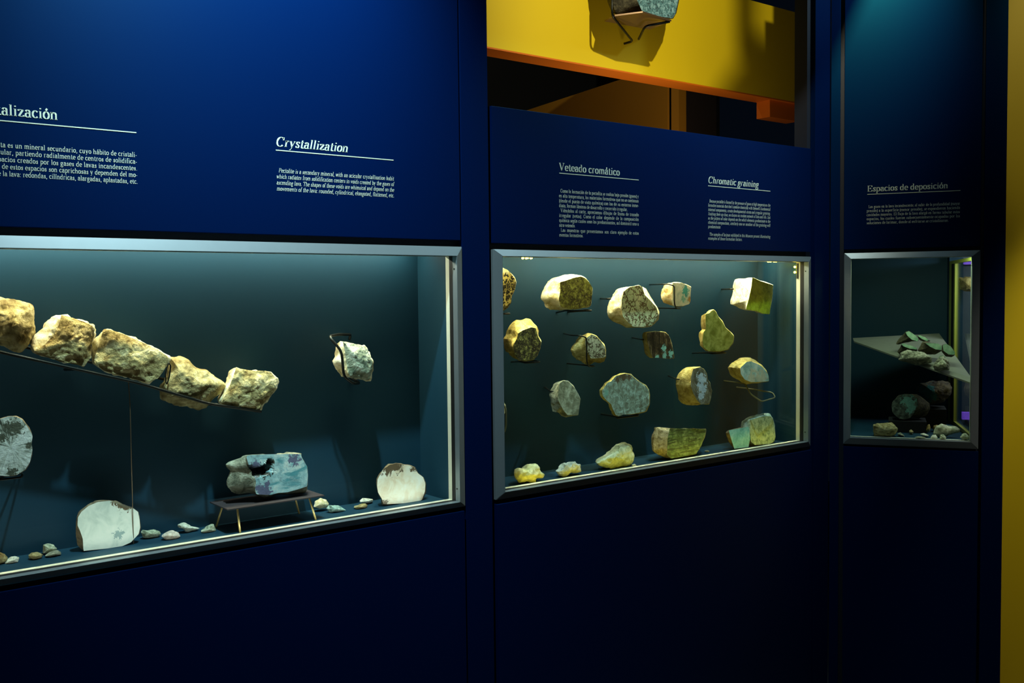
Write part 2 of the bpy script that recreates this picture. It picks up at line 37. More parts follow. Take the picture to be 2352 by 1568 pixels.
{"n":"mineral_block","k":2,"y":[0.05,0.11,0.16],"F":[[2.9532,1.5983],[2.9671,1.596],[2.9997,1.5859],[3.0747,1.5709],[3.0719,1.5356],[3.0629,1.4998],[3.0534,1.4635],[3.0187,1.4651],[2.9765,1.4761],[2.9166,1.4831],[2.9349,1.5252],[2.9486,1.5661]],"O":[[3.0151,1.601],[3.0435,1.598],[3.077,1.5875],[3.1205,1.5829],[3.1549,1.5721],[3.1525,1.5352],[3.1428,1.4985],[3.133,1.4603],[3.0965,1.462],[3.0532,1.4726],[2.9824,1.4794],[2.9546,1.4895],[2.9133,1.502],[2.9179,1.5197],[2.9316,1.5639],[2.9385,1.595],[2.9824,1.5971]],"fc":[3.0002,1.5272],"oc":[3.0775,1.5266],"fm":"greenface","sm":"whitestone","L":"square block with white side and green face at the top right of the middle case","c":"rock","r":0,"a":1.0,"G":None},
{"n":"mineral_stone","k":2,"y":[0.06,0.09,0.14],"F":[[2.0433,1.2782],[2.0635,1.2742],[2.0819,1.2605],[2.1003,1.241],[2.1132,1.2148],[2.1092,1.1884],[2.1044,1.1663],[2.0605,1.1686],[2.0441,1.1853],[2.0243,1.2145],[2.0209,1.2341],[2.0248,1.2559],[2.0286,1.2695]],"O":[[2.0695,1.2761],[2.0918,1.2719],[2.1105,1.258],[2.1292,1.2384],[2.1423,1.2118],[2.1382,1.1865],[2.1322,1.1599],[2.1019,1.1582],[2.0757,1.159],[2.0573,1.1732],[2.0389,1.1775],[2.0282,1.2063],[2.0267,1.2287],[2.036,1.2503],[2.0472,1.2663]],"fc":[2.0661,1.2206],"oc":[2.0926,1.2164],"fm":"greygreen","sm":"greyrock","L":"almond-shaped grey green slice on a wire in the third row","c":"rock","r":0,"a":1.0,"G":None},
{"n":"mineral_stone","k":2,"y":[0.08,0.1,0.14],"F":[[1.8085,1.2195],[1.8195,1.2182],[1.824,1.2131],[1.821,1.1943],[1.8154,1.1889],[1.8062,1.1926],[1.8029,1.2119]],"O":[[1.8193,1.2282],[1.8395,1.2259],[1.8479,1.2166],[1.8423,1.182],[1.832,1.1721],[1.8152,1.179],[1.8091,1.2143]],"fc":[1.8134,1.2052],"oc":[1.8288,1.2023],"fm":"cream","sm":"cream","L":"sliver of a cream stone showing at the left frame edge, third row","c":"rock","r":1,"a":1.0,"G":None},
{"n":"mineral_slab","k":2,"y":[0.06,0.075,0.12],"F":[[2.3109,1.2846],[2.3385,1.2788],[2.3593,1.2651],[2.3802,1.2526],[2.4085,1.2383],[2.4226,1.2222],[2.4254,1.1994],[2.4241,1.1743],[2.4079,1.1529],[2.3866,1.1509],[2.3375,1.1487],[2.303,1.1503],[2.2825,1.1471],[2.269,1.1519],[2.2557,1.1726],[2.2491,1.1878],[2.2291,1.2015],[2.2127,1.2172],[2.2079,1.2345],[2.2195,1.2458],[2.233,1.2595],[2.2497,1.2633],[2.27,1.2791]],"O":[[2.3257,1.2855],[2.3545,1.2794],[2.3762,1.2652],[2.398,1.2522],[2.4275,1.2372],[2.4423,1.2205],[2.4452,1.1966],[2.4439,1.1704],[2.427,1.1481],[2.4047,1.146],[2.3535,1.1438],[2.3175,1.1455],[2.2961,1.1422],[2.282,1.1472],[2.2681,1.1688],[2.2613,1.1846],[2.2405,1.1989],[2.2233,1.2153],[2.2183,1.2333],[2.2305,1.2451],[2.2445,1.2593],[2.2619,1.2633],[2.2831,1.2798]],"fc":[2.3196,1.2127],"oc":[2.3344,1.2105],"fm":"tealmottle","sm":"tanyellow","L":"wide grey teal speckled slab with a brown top in the third row","c":"mineral slab","r":0,"a":1.0,"G":None,"pt":[[2.3038,1.2794,0.0192,"brown"],[2.2754,1.2684,0.0115,"brown"],[2.3322,1.2726,0.0102,"brown"],[2.2264,1.2262,0.0102,"tealp"]]},
{"n":"mineral_stone","k":2,"y":[0.055,0.1,0.16],"F":[[2.6377,1.2816],[2.674,1.2864],[2.6943,1.2771],[2.7078,1.2627],[2.714,1.2431],[2.7263,1.2259],[2.7362,1.1991],[2.7303,1.1747],[2.72,1.154],[2.6777,1.1553],[2.6575,1.1718],[2.6374,1.1977],[2.6255,1.2229],[2.6276,1.2579]],"O":[[2.6804,1.2857],[2.7256,1.2841],[2.7463,1.2733],[2.7609,1.2585],[2.7671,1.2386],[2.7797,1.221],[2.7902,1.1922],[2.7838,1.1674],[2.7733,1.1457],[2.7293,1.1463],[2.6841,1.1456],[2.6516,1.1523],[2.6315,1.1648],[2.6236,1.1955],[2.6158,1.226],[2.6199,1.2503],[2.6359,1.2684],[2.6561,1.2837]],"fc":[2.6789,1.2196],"oc":[2.7306,1.2132],"fm":"rimbrown","sm":"tanyellow","L":"oval stone with icy blue centre and brown rim in the third row","c":"rock","r":0,"a":1.0,"G":None,"pt":[[2.6779,1.2413,0.0232,"ice"],[2.686,1.2107,0.0205,"ice"],[2.6778,1.1812,0.015,"ice"]]},
{"n":"mineral_stone","k":2,"y":[0.055,0.1,0.16],"F":[[2.9258,1.291],[2.9525,1.2925],[2.9975,1.2787],[3.0341,1.2586],[3.0549,1.2336],[3.0572,1.2131],[3.0113,1.2131],[2.9525,1.2162],[2.917,1.2276],[2.895,1.2487],[2.8906,1.2716]],"O":[[2.9687,1.304],[3.0048,1.3038],[3.0369,1.2891],[3.0739,1.2711],[3.102,1.2489],[3.1161,1.2273],[3.1171,1.205],[3.0787,1.2045],[3.0186,1.2025],[2.9823,1.2034],[2.9463,1.223],[2.9197,1.2333],[2.9021,1.2572],[2.8955,1.2719],[2.9109,1.2854],[2.9419,1.2953]],"fc":[2.9699,1.2496],"oc":[3.0272,1.2438],"fm":"tealwhite","sm":"tanyellow","L":"half-dome stone with white and teal face above an empty wire loop","c":"rock","r":0,"a":1.0,"G":None,"pt":[[2.9615,1.2277,0.0315,"creamp"],[3.0158,1.2272,0.0287,"creamp"]]},
{"n":"mineral_stone","k":2,"y":[0.0928,0.1128,0.1528],"F":[[2.3251,1.0343],[2.333,1.0327],[2.3429,1.0303],[2.3488,1.0261],[2.3498,1.0173],[2.3523,1.0085],[2.3496,0.9987],[2.3446,0.9878],[2.3207,0.9883],[2.3011,0.9891],[2.2816,0.9923],[2.268,0.9964],[2.2565,1.0041],[2.2662,1.0094],[2.2857,1.0157],[2.2994,1.0213],[2.3122,1.0242],[2.3132,1.0312]],"O":[[2.354,1.0488],[2.3686,1.046],[2.3869,1.0415],[2.3979,1.0338],[2.3997,1.0177],[2.4044,1.0013],[2.3994,0.9833],[2.39,0.9632],[2.3461,0.9644],[2.3101,0.966],[2.2745,0.972],[2.25,0.9795],[2.2292,0.9934],[2.2467,1.003],[2.282,1.0146],[2.307,1.0249],[2.3304,1.0303],[2.3323,1.0431]],"fc":[2.3133,1.0077],"oc":[2.3328,1.0032],"fm":"palegreen2","sm":"palegreen2","L":"boot-shaped whitish green rock on the middle case floor","c":"rock","r":1,"a":1.0,"G":None,"fl":0.966},
{"n":"mineral_block","k":2,"y":[0.0897,0.1137,0.1617],"F":[[2.5566,1.079],[2.7456,1.0593],[2.7393,1.0376],[2.7164,0.9981],[2.6916,0.9757],[2.6355,0.9735],[2.5639,0.9732],[2.5425,0.9864],[2.5447,1.0456]],"O":[[2.5124,1.0839],[2.5317,1.083],[2.5786,1.0751],[2.7743,1.0549],[2.7679,1.0323],[2.7447,0.9924],[2.7197,0.9684],[2.6622,0.9663],[2.5899,0.966],[2.5663,0.9741],[2.5234,0.9883],[2.5004,1.0016],[2.5007,1.0554]],"fc":[2.6315,1.0242],"oc":[2.6582,1.0188],"fm":"greenblock","sm":"tancream","L":"long green veined block with a tan rough end on the middle case floor","c":"rock","r":0,"a":1.0,"G":None,"fl":0.966},
{"n":"mineral_block","k":2,"y":[0.0973,0.1073,0.1273],"F":[[2.8776,1.0412],[2.9903,1.0444],[2.9994,1.0217],[3.0031,0.9979],[2.9972,0.9868],[2.9918,0.9675],[2.9097,0.9697],[2.8943,1.0029]],"O":[[2.8736,1.034],[2.8889,1.0397],[2.9554,1.0437],[3.0029,1.0429],[3.0121,1.0194],[3.0167,0.9955],[3.0098,0.9844],[3.0053,0.9643],[2.9197,0.966],[2.8932,0.9962]],"fc":[2.9451,1.0077],"oc":[2.9575,1.0054],"fm":"turq","sm":"brown","L":"small turquoise cube in front of the larger pale green block","c":"rock","r":0,"a":1.0,"G":None,"fl":0.966},
{"n":"mineral_block","k":2,"y":[0.0951,0.1151,0.1551],"F":[[2.9989,1.0686],[3.0726,1.077],[3.1219,1.0728],[3.1376,1.0536],[3.1449,1.0201],[3.1497,0.9897],[3.1426,0.9739],[3.1151,0.9662],[3.0264,0.9723],[3.0035,0.9864],[2.9989,1.0278]],"O":[[2.9809,1.0625],[3.0104,1.0746],[3.0657,1.0817],[3.1126,1.0844],[3.141,1.0799],[3.1602,1.0618],[3.1699,1.0368],[3.1748,1.0093],[3.1797,0.9846],[3.1701,0.9674],[3.1413,0.9598],[3.0519,0.966],[3.0242,0.9733],[3.0013,0.9991],[2.9786,1.0452]],"fc":[3.0717,1.0216],"oc":[3.0976,1.0171],"fm":"speckgreen","sm":"tealrock","L":"tall pale green speckled block in the right corner of the middle case","c":"rock","r":0,"a":1.0,"G":None,"fl":0.966},
{"n":"mineral_stone","k":2,"y":[0.0748,0.0948,0.1348],"F":[[1.8882,1.0107],[1.894,1.0138],[1.9035,1.0112],[1.9112,1.0095],[1.919,1.0161],[1.9335,1.0167],[1.9402,1.0106],[1.944,1.0011],[1.9517,0.9956],[1.9497,0.989],[1.9322,0.9904],[1.9282,0.9849],[1.9128,0.9875],[1.8956,0.9889],[1.89,0.9971],[1.8872,1.0064]],"O":[[1.8804,1.0134],[1.8909,1.019],[1.9083,1.0142],[1.9223,1.0112],[1.9365,1.0233],[1.9632,1.0244],[1.9756,1.0133],[1.9826,0.9958],[1.9969,0.9857],[1.9932,0.9736],[1.9608,0.9762],[1.9535,0.966],[1.9252,0.9709],[1.8938,0.9735],[1.8836,0.9885],[1.8786,1.0054]],"fc":[1.9181,1.0006],"oc":[1.9344,0.9959],"fm":"paleyellow","sm":"paleyellow","L":"lumpy pale yellow rock in the left corner of the middle case floor","c":"rock","r":1,"a":1.0,"G":None,"fl":0.966},
{"n":"mineral_stone","k":2,"y":[0.0863,0.1023,0.1343],"F":[[2.0612,0.992],[2.0684,0.995],[2.0747,1.0044],[2.0829,1.005],[2.0891,1.0028],[2.1005,1.0061],[2.1056,1.0024],[2.1171,0.9987],[2.118,0.9853],[2.1054,0.9844],[2.0889,0.9833],[2.0765,0.9809],[2.0642,0.9854]],"O":[[2.0528,0.9864],[2.0659,0.9919],[2.0773,1.009],[2.0923,1.0102],[2.1036,1.006],[2.1245,1.0122],[2.134,1.0054],[2.1551,0.9987],[2.1568,0.974],[2.1337,0.9724],[2.1032,0.9704],[2.0806,0.966],[2.0583,0.9744]],"fc":[2.0904,0.993],"oc":[2.1046,0.9893],"fm":"pale","sm":"pale","L":"small jagged whitish rock between the lumpy yellow and boot-shaped rocks","c":"rock","r":1,"a":1.0,"G":None,"fl":0.966},
{"n":"stone_chip","k":2,"y":[0.0904,0.0936,0.1],"F":[[2.3778,0.9716],[2.3839,0.9721],[2.3909,0.9684],[2.3869,0.9674],[2.3778,0.968]],"O":[[2.3764,0.9726],[2.3874,0.9734],[2.4003,0.9666],[2.3929,0.9649],[2.3764,0.966]],"fc":[2.3832,0.9695],"oc":[2.3864,0.9688],"fm":"pale","sm":"pale","L":"tiny white chip right of the boot-shaped rock","c":"stone chip","r":1,"a":0.6,"G":"tiny chips on the middle case floor","fl":0.966},
{"n":"stone_chip","k":2,"y":[0.1257,0.1289,0.1353],"F":[[2.7851,0.9709],[2.7909,0.9726],[2.7979,0.9703],[2.7996,0.9678],[2.7921,0.9681],[2.7862,0.9687]],"O":[[2.7831,0.9711],[2.7938,0.9742],[2.8065,0.97],[2.8095,0.9654],[2.7959,0.966],[2.7852,0.9671]],"fc":[2.792,0.9699],"oc":[2.7958,0.9691],"fm":"greyrock","sm":"greyrock","L":"tiny grey chip right of the long green block","c":"stone chip","r":1,"a":0.6,"G":"tiny chips on the middle case floor","fl":0.966},
{"n":"cut_stone","k":3,"y":[0.27,0.29,0.32],"F":[[0.2813,1.3767],[0.2934,1.3819],[0.3178,1.3652],[0.3294,1.3508],[0.326,1.3412],[0.3045,1.3477],[0.2882,1.3636]],"O":[[0.2467,1.3333],[0.2561,1.3509],[0.2804,1.3788],[0.2939,1.3817],[0.3184,1.3658],[0.3306,1.3513],[0.3294,1.3411],[0.3051,1.3395],[0.2699,1.332],[0.2563,1.326],[0.2453,1.3274]],"fc":[0.3058,1.3613],"oc":[0.3063,1.3604],"fm":"mint","sm":"darkstone","L":"topmost stone of the heap on the shelf with an oval mint cut end","c":"stone","r":0,"a":1.0,"G":"cut stones heaped on the sloping shelf"},
{"n":"cut_stone","k":3,"y":[0.29,0.31,0.34],"F":[[0.3265,1.3629],[0.3345,1.3647],[0.3561,1.3567],[0.369,1.3452],[0.3616,1.3413],[0.3427,1.3499]],"O":[[0.3258,1.3621],[0.3352,1.3644],[0.3569,1.3564],[0.3704,1.3448],[0.3785,1.339],[0.357,1.336],[0.3327,1.3446]],"fc":[0.3488,1.3533],"oc":[0.3495,1.3524],"fm":"mint","sm":"darkstone","L":"flat mint-topped stone behind the middle of the heap","c":"stone","r":0,"a":1.0,"G":"cut stones heaped on the sloping shelf"},
{"n":"cut_stone","k":3,"y":[0.22,0.24,0.27],"F":[[0.2646,1.3326],[0.2739,1.3341],[0.3033,1.3257],[0.3233,1.3158],[0.3207,1.3109],[0.2954,1.3142],[0.2713,1.324]],"O":[[0.2649,1.3316],[0.2743,1.3331],[0.3039,1.3247],[0.324,1.3147],[0.3254,1.2989],[0.3122,1.2815],[0.2639,1.2809],[0.2503,1.2982]],"fc":[0.2937,1.3222],"oc":[0.2942,1.3211],"fm":"mint","sm":"darkstone","L":"pale-topped stone at the front left of the heap","c":"stone","r":0,"a":1.0,"G":"cut stones heaped on the sloping shelf"},
{"n":"cut_stone","k":3,"y":[0.2,0.22,0.25],"F":[[0.3528,1.3371],[0.3738,1.3373],[0.3999,1.3355],[0.4156,1.3243],[0.4132,1.3107],[0.3897,1.3133],[0.3687,1.3244]],"O":[[0.3404,1.3403],[0.3535,1.3447],[0.3747,1.3377],[0.4009,1.335],[0.4167,1.3238],[0.4155,1.3067],[0.3908,1.2922],[0.3566,1.2918],[0.3248,1.3058],[0.3326,1.3231]],"fc":[0.3894,1.3255],"oc":[0.3903,1.3245],"fm":"mint","sm":"darkstone","L":"wide yellow green stone in the centre of the heap","c":"stone","r":0,"a":1.0,"G":"cut stones heaped on the sloping shelf"},
{"n":"cut_stone","k":3,"y":[0.17,0.19,0.22],"F":[[0.414,1.332],[0.4268,1.3372],[0.4423,1.3261],[0.4579,1.3038],[0.4554,1.2946],[0.4349,1.2957],[0.4168,1.3096]],"O":[[0.4124,1.3324],[0.4279,1.3367],[0.4435,1.3256],[0.4592,1.3032],[0.458,1.2906],[0.4465,1.2834],[0.4258,1.286],[0.4101,1.3056]],"fc":[0.4344,1.3142],"oc":[0.4356,1.313],"fm":"mint","sm":"darkstone","L":"mint cut stone at the right end of the heap","c":"stone","r":0,"a":1.0,"G":"cut stones heaped on the sloping shelf"},
{"n":"cut_stone","k":3,"y":[0.1,0.12,0.15],"F":[[0.3934,1.2662],[0.4031,1.277],[0.4114,1.2801],[0.4213,1.2696],[0.4235,1.2605],[0.4215,1.2498],[0.4006,1.2457],[0.3921,1.2494],[0.3893,1.2585]],"O":[[0.3838,1.2683],[0.4015,1.288],[0.4168,1.2938],[0.4348,1.2746],[0.4387,1.258],[0.4351,1.2385],[0.3969,1.2309],[0.3815,1.2377],[0.3762,1.2543]],"fc":[0.4072,1.2612],"oc":[0.4082,1.2598],"fm":"greygreen","sm":"greyrock","L":"greyish rounded stone lowest on the shelf, nearest the glass","c":"stone","r":1,"a":1.0,"G":"cut stones heaped on the sloping shelf"},
{"n":"cut_stone","k":3,"y":[0.15,0.17,0.2],"F":[[0.3983,1.2867],[0.4033,1.2908],[0.4132,1.2923],[0.4256,1.2857],[0.4183,1.2775],[0.4034,1.2773]],"O":[[0.3989,1.2855],[0.404,1.2898],[0.4143,1.2913],[0.4273,1.2844],[0.4196,1.2759],[0.4041,1.2757]],"fc":[0.4112,1.2844],"oc":[0.4123,1.2832],"fm":"mint","sm":"darkstone","L":"tiny mint stone tucked under the right end of the heap","c":"stone","r":0,"a":1.0,"G":"cut stones heaped on the sloping shelf"},
{"n":"cut_stone","k":3,"y":[0.15,0.17,0.2],"F":[[0.2797,1.2782],[0.2868,1.2938],[0.3012,1.3002],[0.3199,1.2989],[0.3371,1.2944],[0.3486,1.2852],[0.3473,1.2728],[0.3273,1.2664],[0.3014,1.2707]],"O":[[0.2495,1.2717],[0.2626,1.3003],[0.289,1.312],[0.3232,1.3094],[0.3546,1.3013],[0.3756,1.2846],[0.3732,1.262],[0.3367,1.2501],[0.2894,1.258]],"fc":[0.3155,1.2833],"oc":[0.3161,1.2821],"fm":"greyrock","sm":"greyrock","L":"dull grey crumbly lump in front of the heap","c":"stone","r":1,"a":1.0,"G":"cut stones heaped on the sloping shelf"},
{"n":"mineral_slab","k":3,"y":[0.22,0.27,0.33],"F":[[0.2305,1.0827],[0.2331,1.1002],[0.2465,1.115],[0.2572,1.1263],[0.2781,1.1326],[0.3048,1.1324],[0.3236,1.117],[0.3291,1.0913],[0.316,1.0621],[0.3002,1.0385],[0.2788,1.0305],[0.26,1.0337],[0.2443,1.0459],[0.2334,1.0595]],"O":[[0.2305,1.0772],[0.2331,1.0949],[0.2466,1.1099],[0.2574,1.1219],[0.2791,1.1283],[0.3062,1.129],[0.3277,1.1266],[0.3466,1.1154],[0.3709,1.0929],[0.3764,1.0698],[0.3659,1.0462],[0.3339,1.0292],[0.3069,1.0327],[0.2799,1.023],[0.2608,1.0267],[0.2444,1.0394],[0.2334,1.0538]],"fc":[0.2793,1.0838],"oc":[0.2803,1.0784],"fm":"darkslab","sm":"darkstone","L":"round dark grey slab with a mint crystal patch on the right case's plinth","c":"mineral slab","r":0,"a":1.0,"G":None,"pt":[[0.2944,1.1018,0.0231,"tealp"],[0.3026,1.0761,0.0173,"tealp"],[0.2809,1.113,0.0116,"tealp"]]},
{"n":"mineral_boulder","k":3,"y":[0.36,0.41,0.48],"F":[[0.3547,1.1288],[0.3651,1.1485],[0.3845,1.153],[0.4128,1.1548],[0.4277,1.1499],[0.4315,1.1403],[0.428,1.1224],[0.4147,1.1075],[0.3924,1.102],[0.382,1.0985],[0.3729,1.1064],[0.3623,1.1224]],"O":[[0.3238,1.1247],[0.3429,1.1611],[0.3788,1.1694],[0.4308,1.1725],[0.4581,1.1635],[0.4651,1.1459],[0.4586,1.113],[0.4343,1.0856],[0.3933,1.0755],[0.3741,1.069],[0.3574,1.0835],[0.3378,1.113]],"fc":[0.3948,1.1296],"oc":[0.3971,1.1248],"fm":"darkboulder","sm":"darkboulder","L":"dim brown and teal boulder behind the round dark slab","c":"boulder","r":1,"a":1.0,"G":None,"pt":[[0.3689,1.1246,0.0354,"tealdark"]]},
{"n":"stone_block","k":3,"y":[0.0383,0.0623,0.1103],"F":[[0.1789,1.0214],[0.1854,1.0254],[0.2169,1.0286],[0.2298,1.0163],[0.2284,1.0078],[0.2185,0.9975],[0.1813,0.9965],[0.1797,1.0152]],"O":[[0.1595,1.0247],[0.1713,1.0321],[0.2289,1.0378],[0.2525,1.0154],[0.25,0.9999],[0.2319,0.981],[0.1637,0.9791],[0.1609,1.0134]],"fc":[0.2033,1.012],"oc":[0.2034,1.0089],"fm":"tan2","sm":"tan2","L":"drum-shaped tan stone in the left corner of the right case","c":"stone","r":1,"a":1.0,"G":None,"fl":0.981},
{"n":"pebble","k":3,"y":[0.0731,0.0851,0.1091],"F":[[0.2561,0.9904],[0.2618,0.9945],[0.2689,0.9894],[0.2704,0.9856],[0.259,0.9859]],"O":[[0.2504,0.9898],[0.2608,0.9973],[0.2739,0.9879],[0.2765,0.981],[0.2557,0.9816]],"fc":[0.263,0.9892],"oc":[0.2632,0.9876],"fm":"greyrock","sm":"greyrock","L":"small grey pebble touching the drum-shaped stone","c":"rock","r":1,"a":0.6,"G":"pebbles scattered on the right case floor","fl":0.981},
{"n":"pebble","k":3,"y":[0.1436,0.1556,0.1796],"F":[[0.297,0.9943],[0.3014,0.9976],[0.3064,0.9931],[0.3043,0.9868],[0.2985,0.9873]],"O":[[0.2937,0.9947],[0.3015,1.0007],[0.3108,0.9925],[0.3069,0.981],[0.2964,0.982]],"fc":[0.3016,0.9918],"oc":[0.3019,0.9902],"fm":"tan2","sm":"tan2","L":"tan pebble below the round dark slab","c":"rock","r":1,"a":0.6,"G":"pebbles scattered on the right case floor","fl":0.981},
{"n":"pebble","k":3,"y":[0.1998,0.2118,0.2358],"F":[[0.3575,0.9952],[0.364,1.008],[0.3676,1.01],[0.3705,1.0035],[0.3684,0.994],[0.3598,0.9905]],"O":[[0.3522,0.9895],[0.3639,1.0129],[0.3705,1.0166],[0.3758,1.0047],[0.372,0.9873],[0.3562,0.981]],"fc":[0.3645,0.9996],"oc":[0.365,0.9981],"fm":"tanyellow","sm":"tanyellow","L":"upright yellowish chip in the middle of the pebbles","c":"rock","r":1,"a":0.6,"G":"pebbles scattered on the right case floor","fl":0.981},
{"n":"pebble","k":3,"y":[0.2524,0.2644,0.2884],"F":[[0.3874,0.9939],[0.3895,1.0019],[0.399,1.0047],[0.3968,0.9974],[0.3911,0.9893]],"O":[[0.3835,0.9895],[0.3874,1.0041],[0.4046,1.0091],[0.4008,0.9959],[0.3903,0.981]],"fc":[0.3927,0.9977],"oc":[0.3933,0.9961],"fm":"tanyellow","sm":"tanyellow","L":"thin yellow chip left of the largest pebble","c":"rock","r":1,"a":0.6,"G":"pebbles scattered on the right case floor","fl":0.981},
{"n":"pebble","k":3,"y":[0.0877,0.0997,0.1237],"F":[[0.4004,1.0006],[0.4072,1.0176],[0.4169,1.0241],[0.4309,1.0208],[0.4462,1.019],[0.4539,1.0132],[0.4525,1.0071],[0.4394,1.0028],[0.4283,0.9978],[0.4116,0.9949]],"O":[[0.3776,0.9914],[0.3901,1.0225],[0.4079,1.0343],[0.4333,1.0282],[0.4612,1.0251],[0.4751,1.0145],[0.4727,1.0033],[0.4488,0.9955],[0.4286,0.9864],[0.3981,0.981]],"fc":[0.4253,1.0095],"oc":[0.426,1.008],"fm":"greygreen","sm":"greygreen","L":"largest green grey pebble on the right case floor","c":"rock","r":1,"a":0.6,"G":"pebbles scattered on the right case floor","fl":0.981},
{"n":"pebble","k":3,"y":[0.0814,0.0934,0.1174],"F":[[0.3404,0.9918],[0.3474,0.9941],[0.3573,0.9894],[0.356,0.9858],[0.3447,0.9874]],"O":[[0.3336,0.9919],[0.3465,0.996],[0.3645,0.9875],[0.362,0.981],[0.3414,0.9838]],"fc":[0.3491,0.9898],"oc":[0.3496,0.9881],"fm":"pale","sm":"pale","L":"flat light pebble beneath the upright yellowish chip","c":"rock","r":1,"a":0.6,"G":"pebbles scattered on the right case floor","fl":0.981},
{"n":"pebble","k":3,"y":[0.033,0.045,0.069],"F":[[0.3197,0.9866],[0.3267,0.9887],[0.3392,0.9876],[0.342,0.9859],[0.3309,0.9843],[0.3211,0.9843]],"O":[[0.3116,0.9852],[0.3244,0.989],[0.3473,0.9871],[0.3524,0.984],[0.3321,0.981],[0.3142,0.9811]],"fc":[0.3299,0.9863],"oc":[0.3303,0.9846],"fm":"greyrock","sm":"greyrock","L":"flat grey pebble nearest the glass at the middle","c":"rock","r":1,"a":0.6,"G":"pebbles scattered on the right case floor","fl":0.981},
{"n":"pebble","k":3,"y":[0.0412,0.0532,0.0772],"F":[[0.372,0.9865],[0.3754,0.9927],[0.3824,0.9933],[0.3869,0.9871],[0.3838,0.9852],[0.3741,0.9848]],"O":[[0.3667,0.9834],[0.373,0.9947],[0.3856,0.9958],[0.3938,0.9845],[0.3883,0.981],[0.3705,0.9803]],"fc":[0.3792,0.9887],"oc":[0.3798,0.987],"fm":"pale","sm":"pale","L":"rounded pale pebble near the glass, left of two","c":"rock","r":1,"a":0.6,"G":"pebbles scattered on the right case floor","fl":0.981},
{"n":"pebble","k":3,"y":[0.0345,0.0465,0.0705],"F":[[0.4039,0.9881],[0.4059,0.995],[0.4114,0.997],[0.417,0.9909],[0.4163,0.9871],[0.4074,0.9863]],"O":[[0.3993,0.9843],[0.4029,0.9968],[0.413,1.0005],[0.4231,0.9894],[0.4219,0.9825],[0.4056,0.981]],"fc":[0.4104,0.991],"oc":[0.411,0.9893],"fm":"palegreen","sm":"palegreen","L":"rounded pale pebble near the glass, right of two","c":"rock","r":1,"a":0.6,"G":"pebbles scattered on the right case floor","fl":0.981},
{"n":"pebble","k":3,"y":[0.0366,0.0486,0.0726],"F":[[0.4764,0.9938],[0.4811,1.0015],[0.4879,1.0025],[0.4941,0.996],[0.4935,0.9897],[0.4826,0.9884]],"O":[[0.4694,0.9909],[0.478,1.0049],[0.4904,1.0068],[0.5016,0.9949],[0.5005,0.9834],[0.4807,0.981]],"fc":[0.4858,0.995],"oc":[0.4866,0.9934],"fm":"palegreen","sm":"palegreen","L":"pebble wedged at the right edge of the right case","c":"rock","r":1,"a":0.6,"G":"pebbles scattered on the right case floor","fl":0.981},
{"n":"mineral_stone","k":4,"y":[0.55,0.62,0.72],"F":[[2.8715,2.7984],[3.0152,2.8767],[3.1228,2.8363],[3.1119,2.7382],[3.0961,2.6831],[3.0779,2.6592],[2.9638,2.6513],[2.8998,2.6614],[2.8733,2.6976]],"O":[[2.7808,2.8161],[2.8892,2.9049],[3.0899,2.9271],[3.2081,2.8786],[3.1943,2.7685],[3.1781,2.712],[3.1567,2.6835],[3.0371,2.6751],[2.9242,2.6708],[2.8269,2.6516],[2.7987,2.7012]],"fc":[2.9955,2.7557],"oc":[3.0696,2.7855],"fm":"tealcrystal","sm":"darkstone","L":"teal crystalline rock resting on a bracket plate before the yellow wall","c":"rock","r":0,"a":1.0,"G":None},
{"n":"mineral_stone","k":3,"y":[0.6,0.64,0.7],"F":[[0.5109,1.5849],[0.5232,1.5873],[0.5362,1.5859],[0.5463,1.5794],[0.545,1.5559],[0.5266,1.5514],[0.5127,1.558]],"O":[[0.4989,1.596],[0.5215,1.6003],[0.5454,1.5978],[0.5638,1.5858],[0.5614,1.5429],[0.5278,1.5346],[0.5022,1.5466]],"fc":[0.5285,1.57],"oc":[0.5314,1.5702],"fm":"tanyellow","sm":"tanyellow","L":"small yellowish rock seen through the side window of the right case","c":"rock","r":1,"a":1.0,"G":None}]
CAM=dict(f=2300,C=[0.0, -2.2785, 1.55],psi=0.667375,th=0.047891,ro=-0.01081)
X3=3.3554;A3=1.02097

S = bpy.context.scene
COL = S.collection
# ---------------------------------------------------------------- camera
def make_camera():
    psi, th, ro = CAM['psi'], CAM['th'], CAM['ro']
    fw = Vector((math.sin(psi)*math.cos(th), math.cos(psi)*math.cos(th), -math.sin(th)))
    r = Vector((math.cos(psi), -math.sin(psi), 0)); u = r.cross(fw)
    c, s = math.cos(ro), math.sin(ro)
    r2 = c*r + s*u; u2 = -s*r + c*u
    m = Matrix((r2, u2, -fw)).transposed().to_4x4(); m.translation = Vector(CAM['C'])
    cd = bpy.data.cameras.new('camera'); o = bpy.data.objects.new('camera', cd); COL.objects.link(o)
    cd.sensor_fit = 'HORIZONTAL'; cd.sensor_width = 36; cd.lens = CAM['f']/2352*36
    cd.clip_start = .02; cd.clip_end = 60
    o.matrix_world = m; S.camera = o
make_camera()
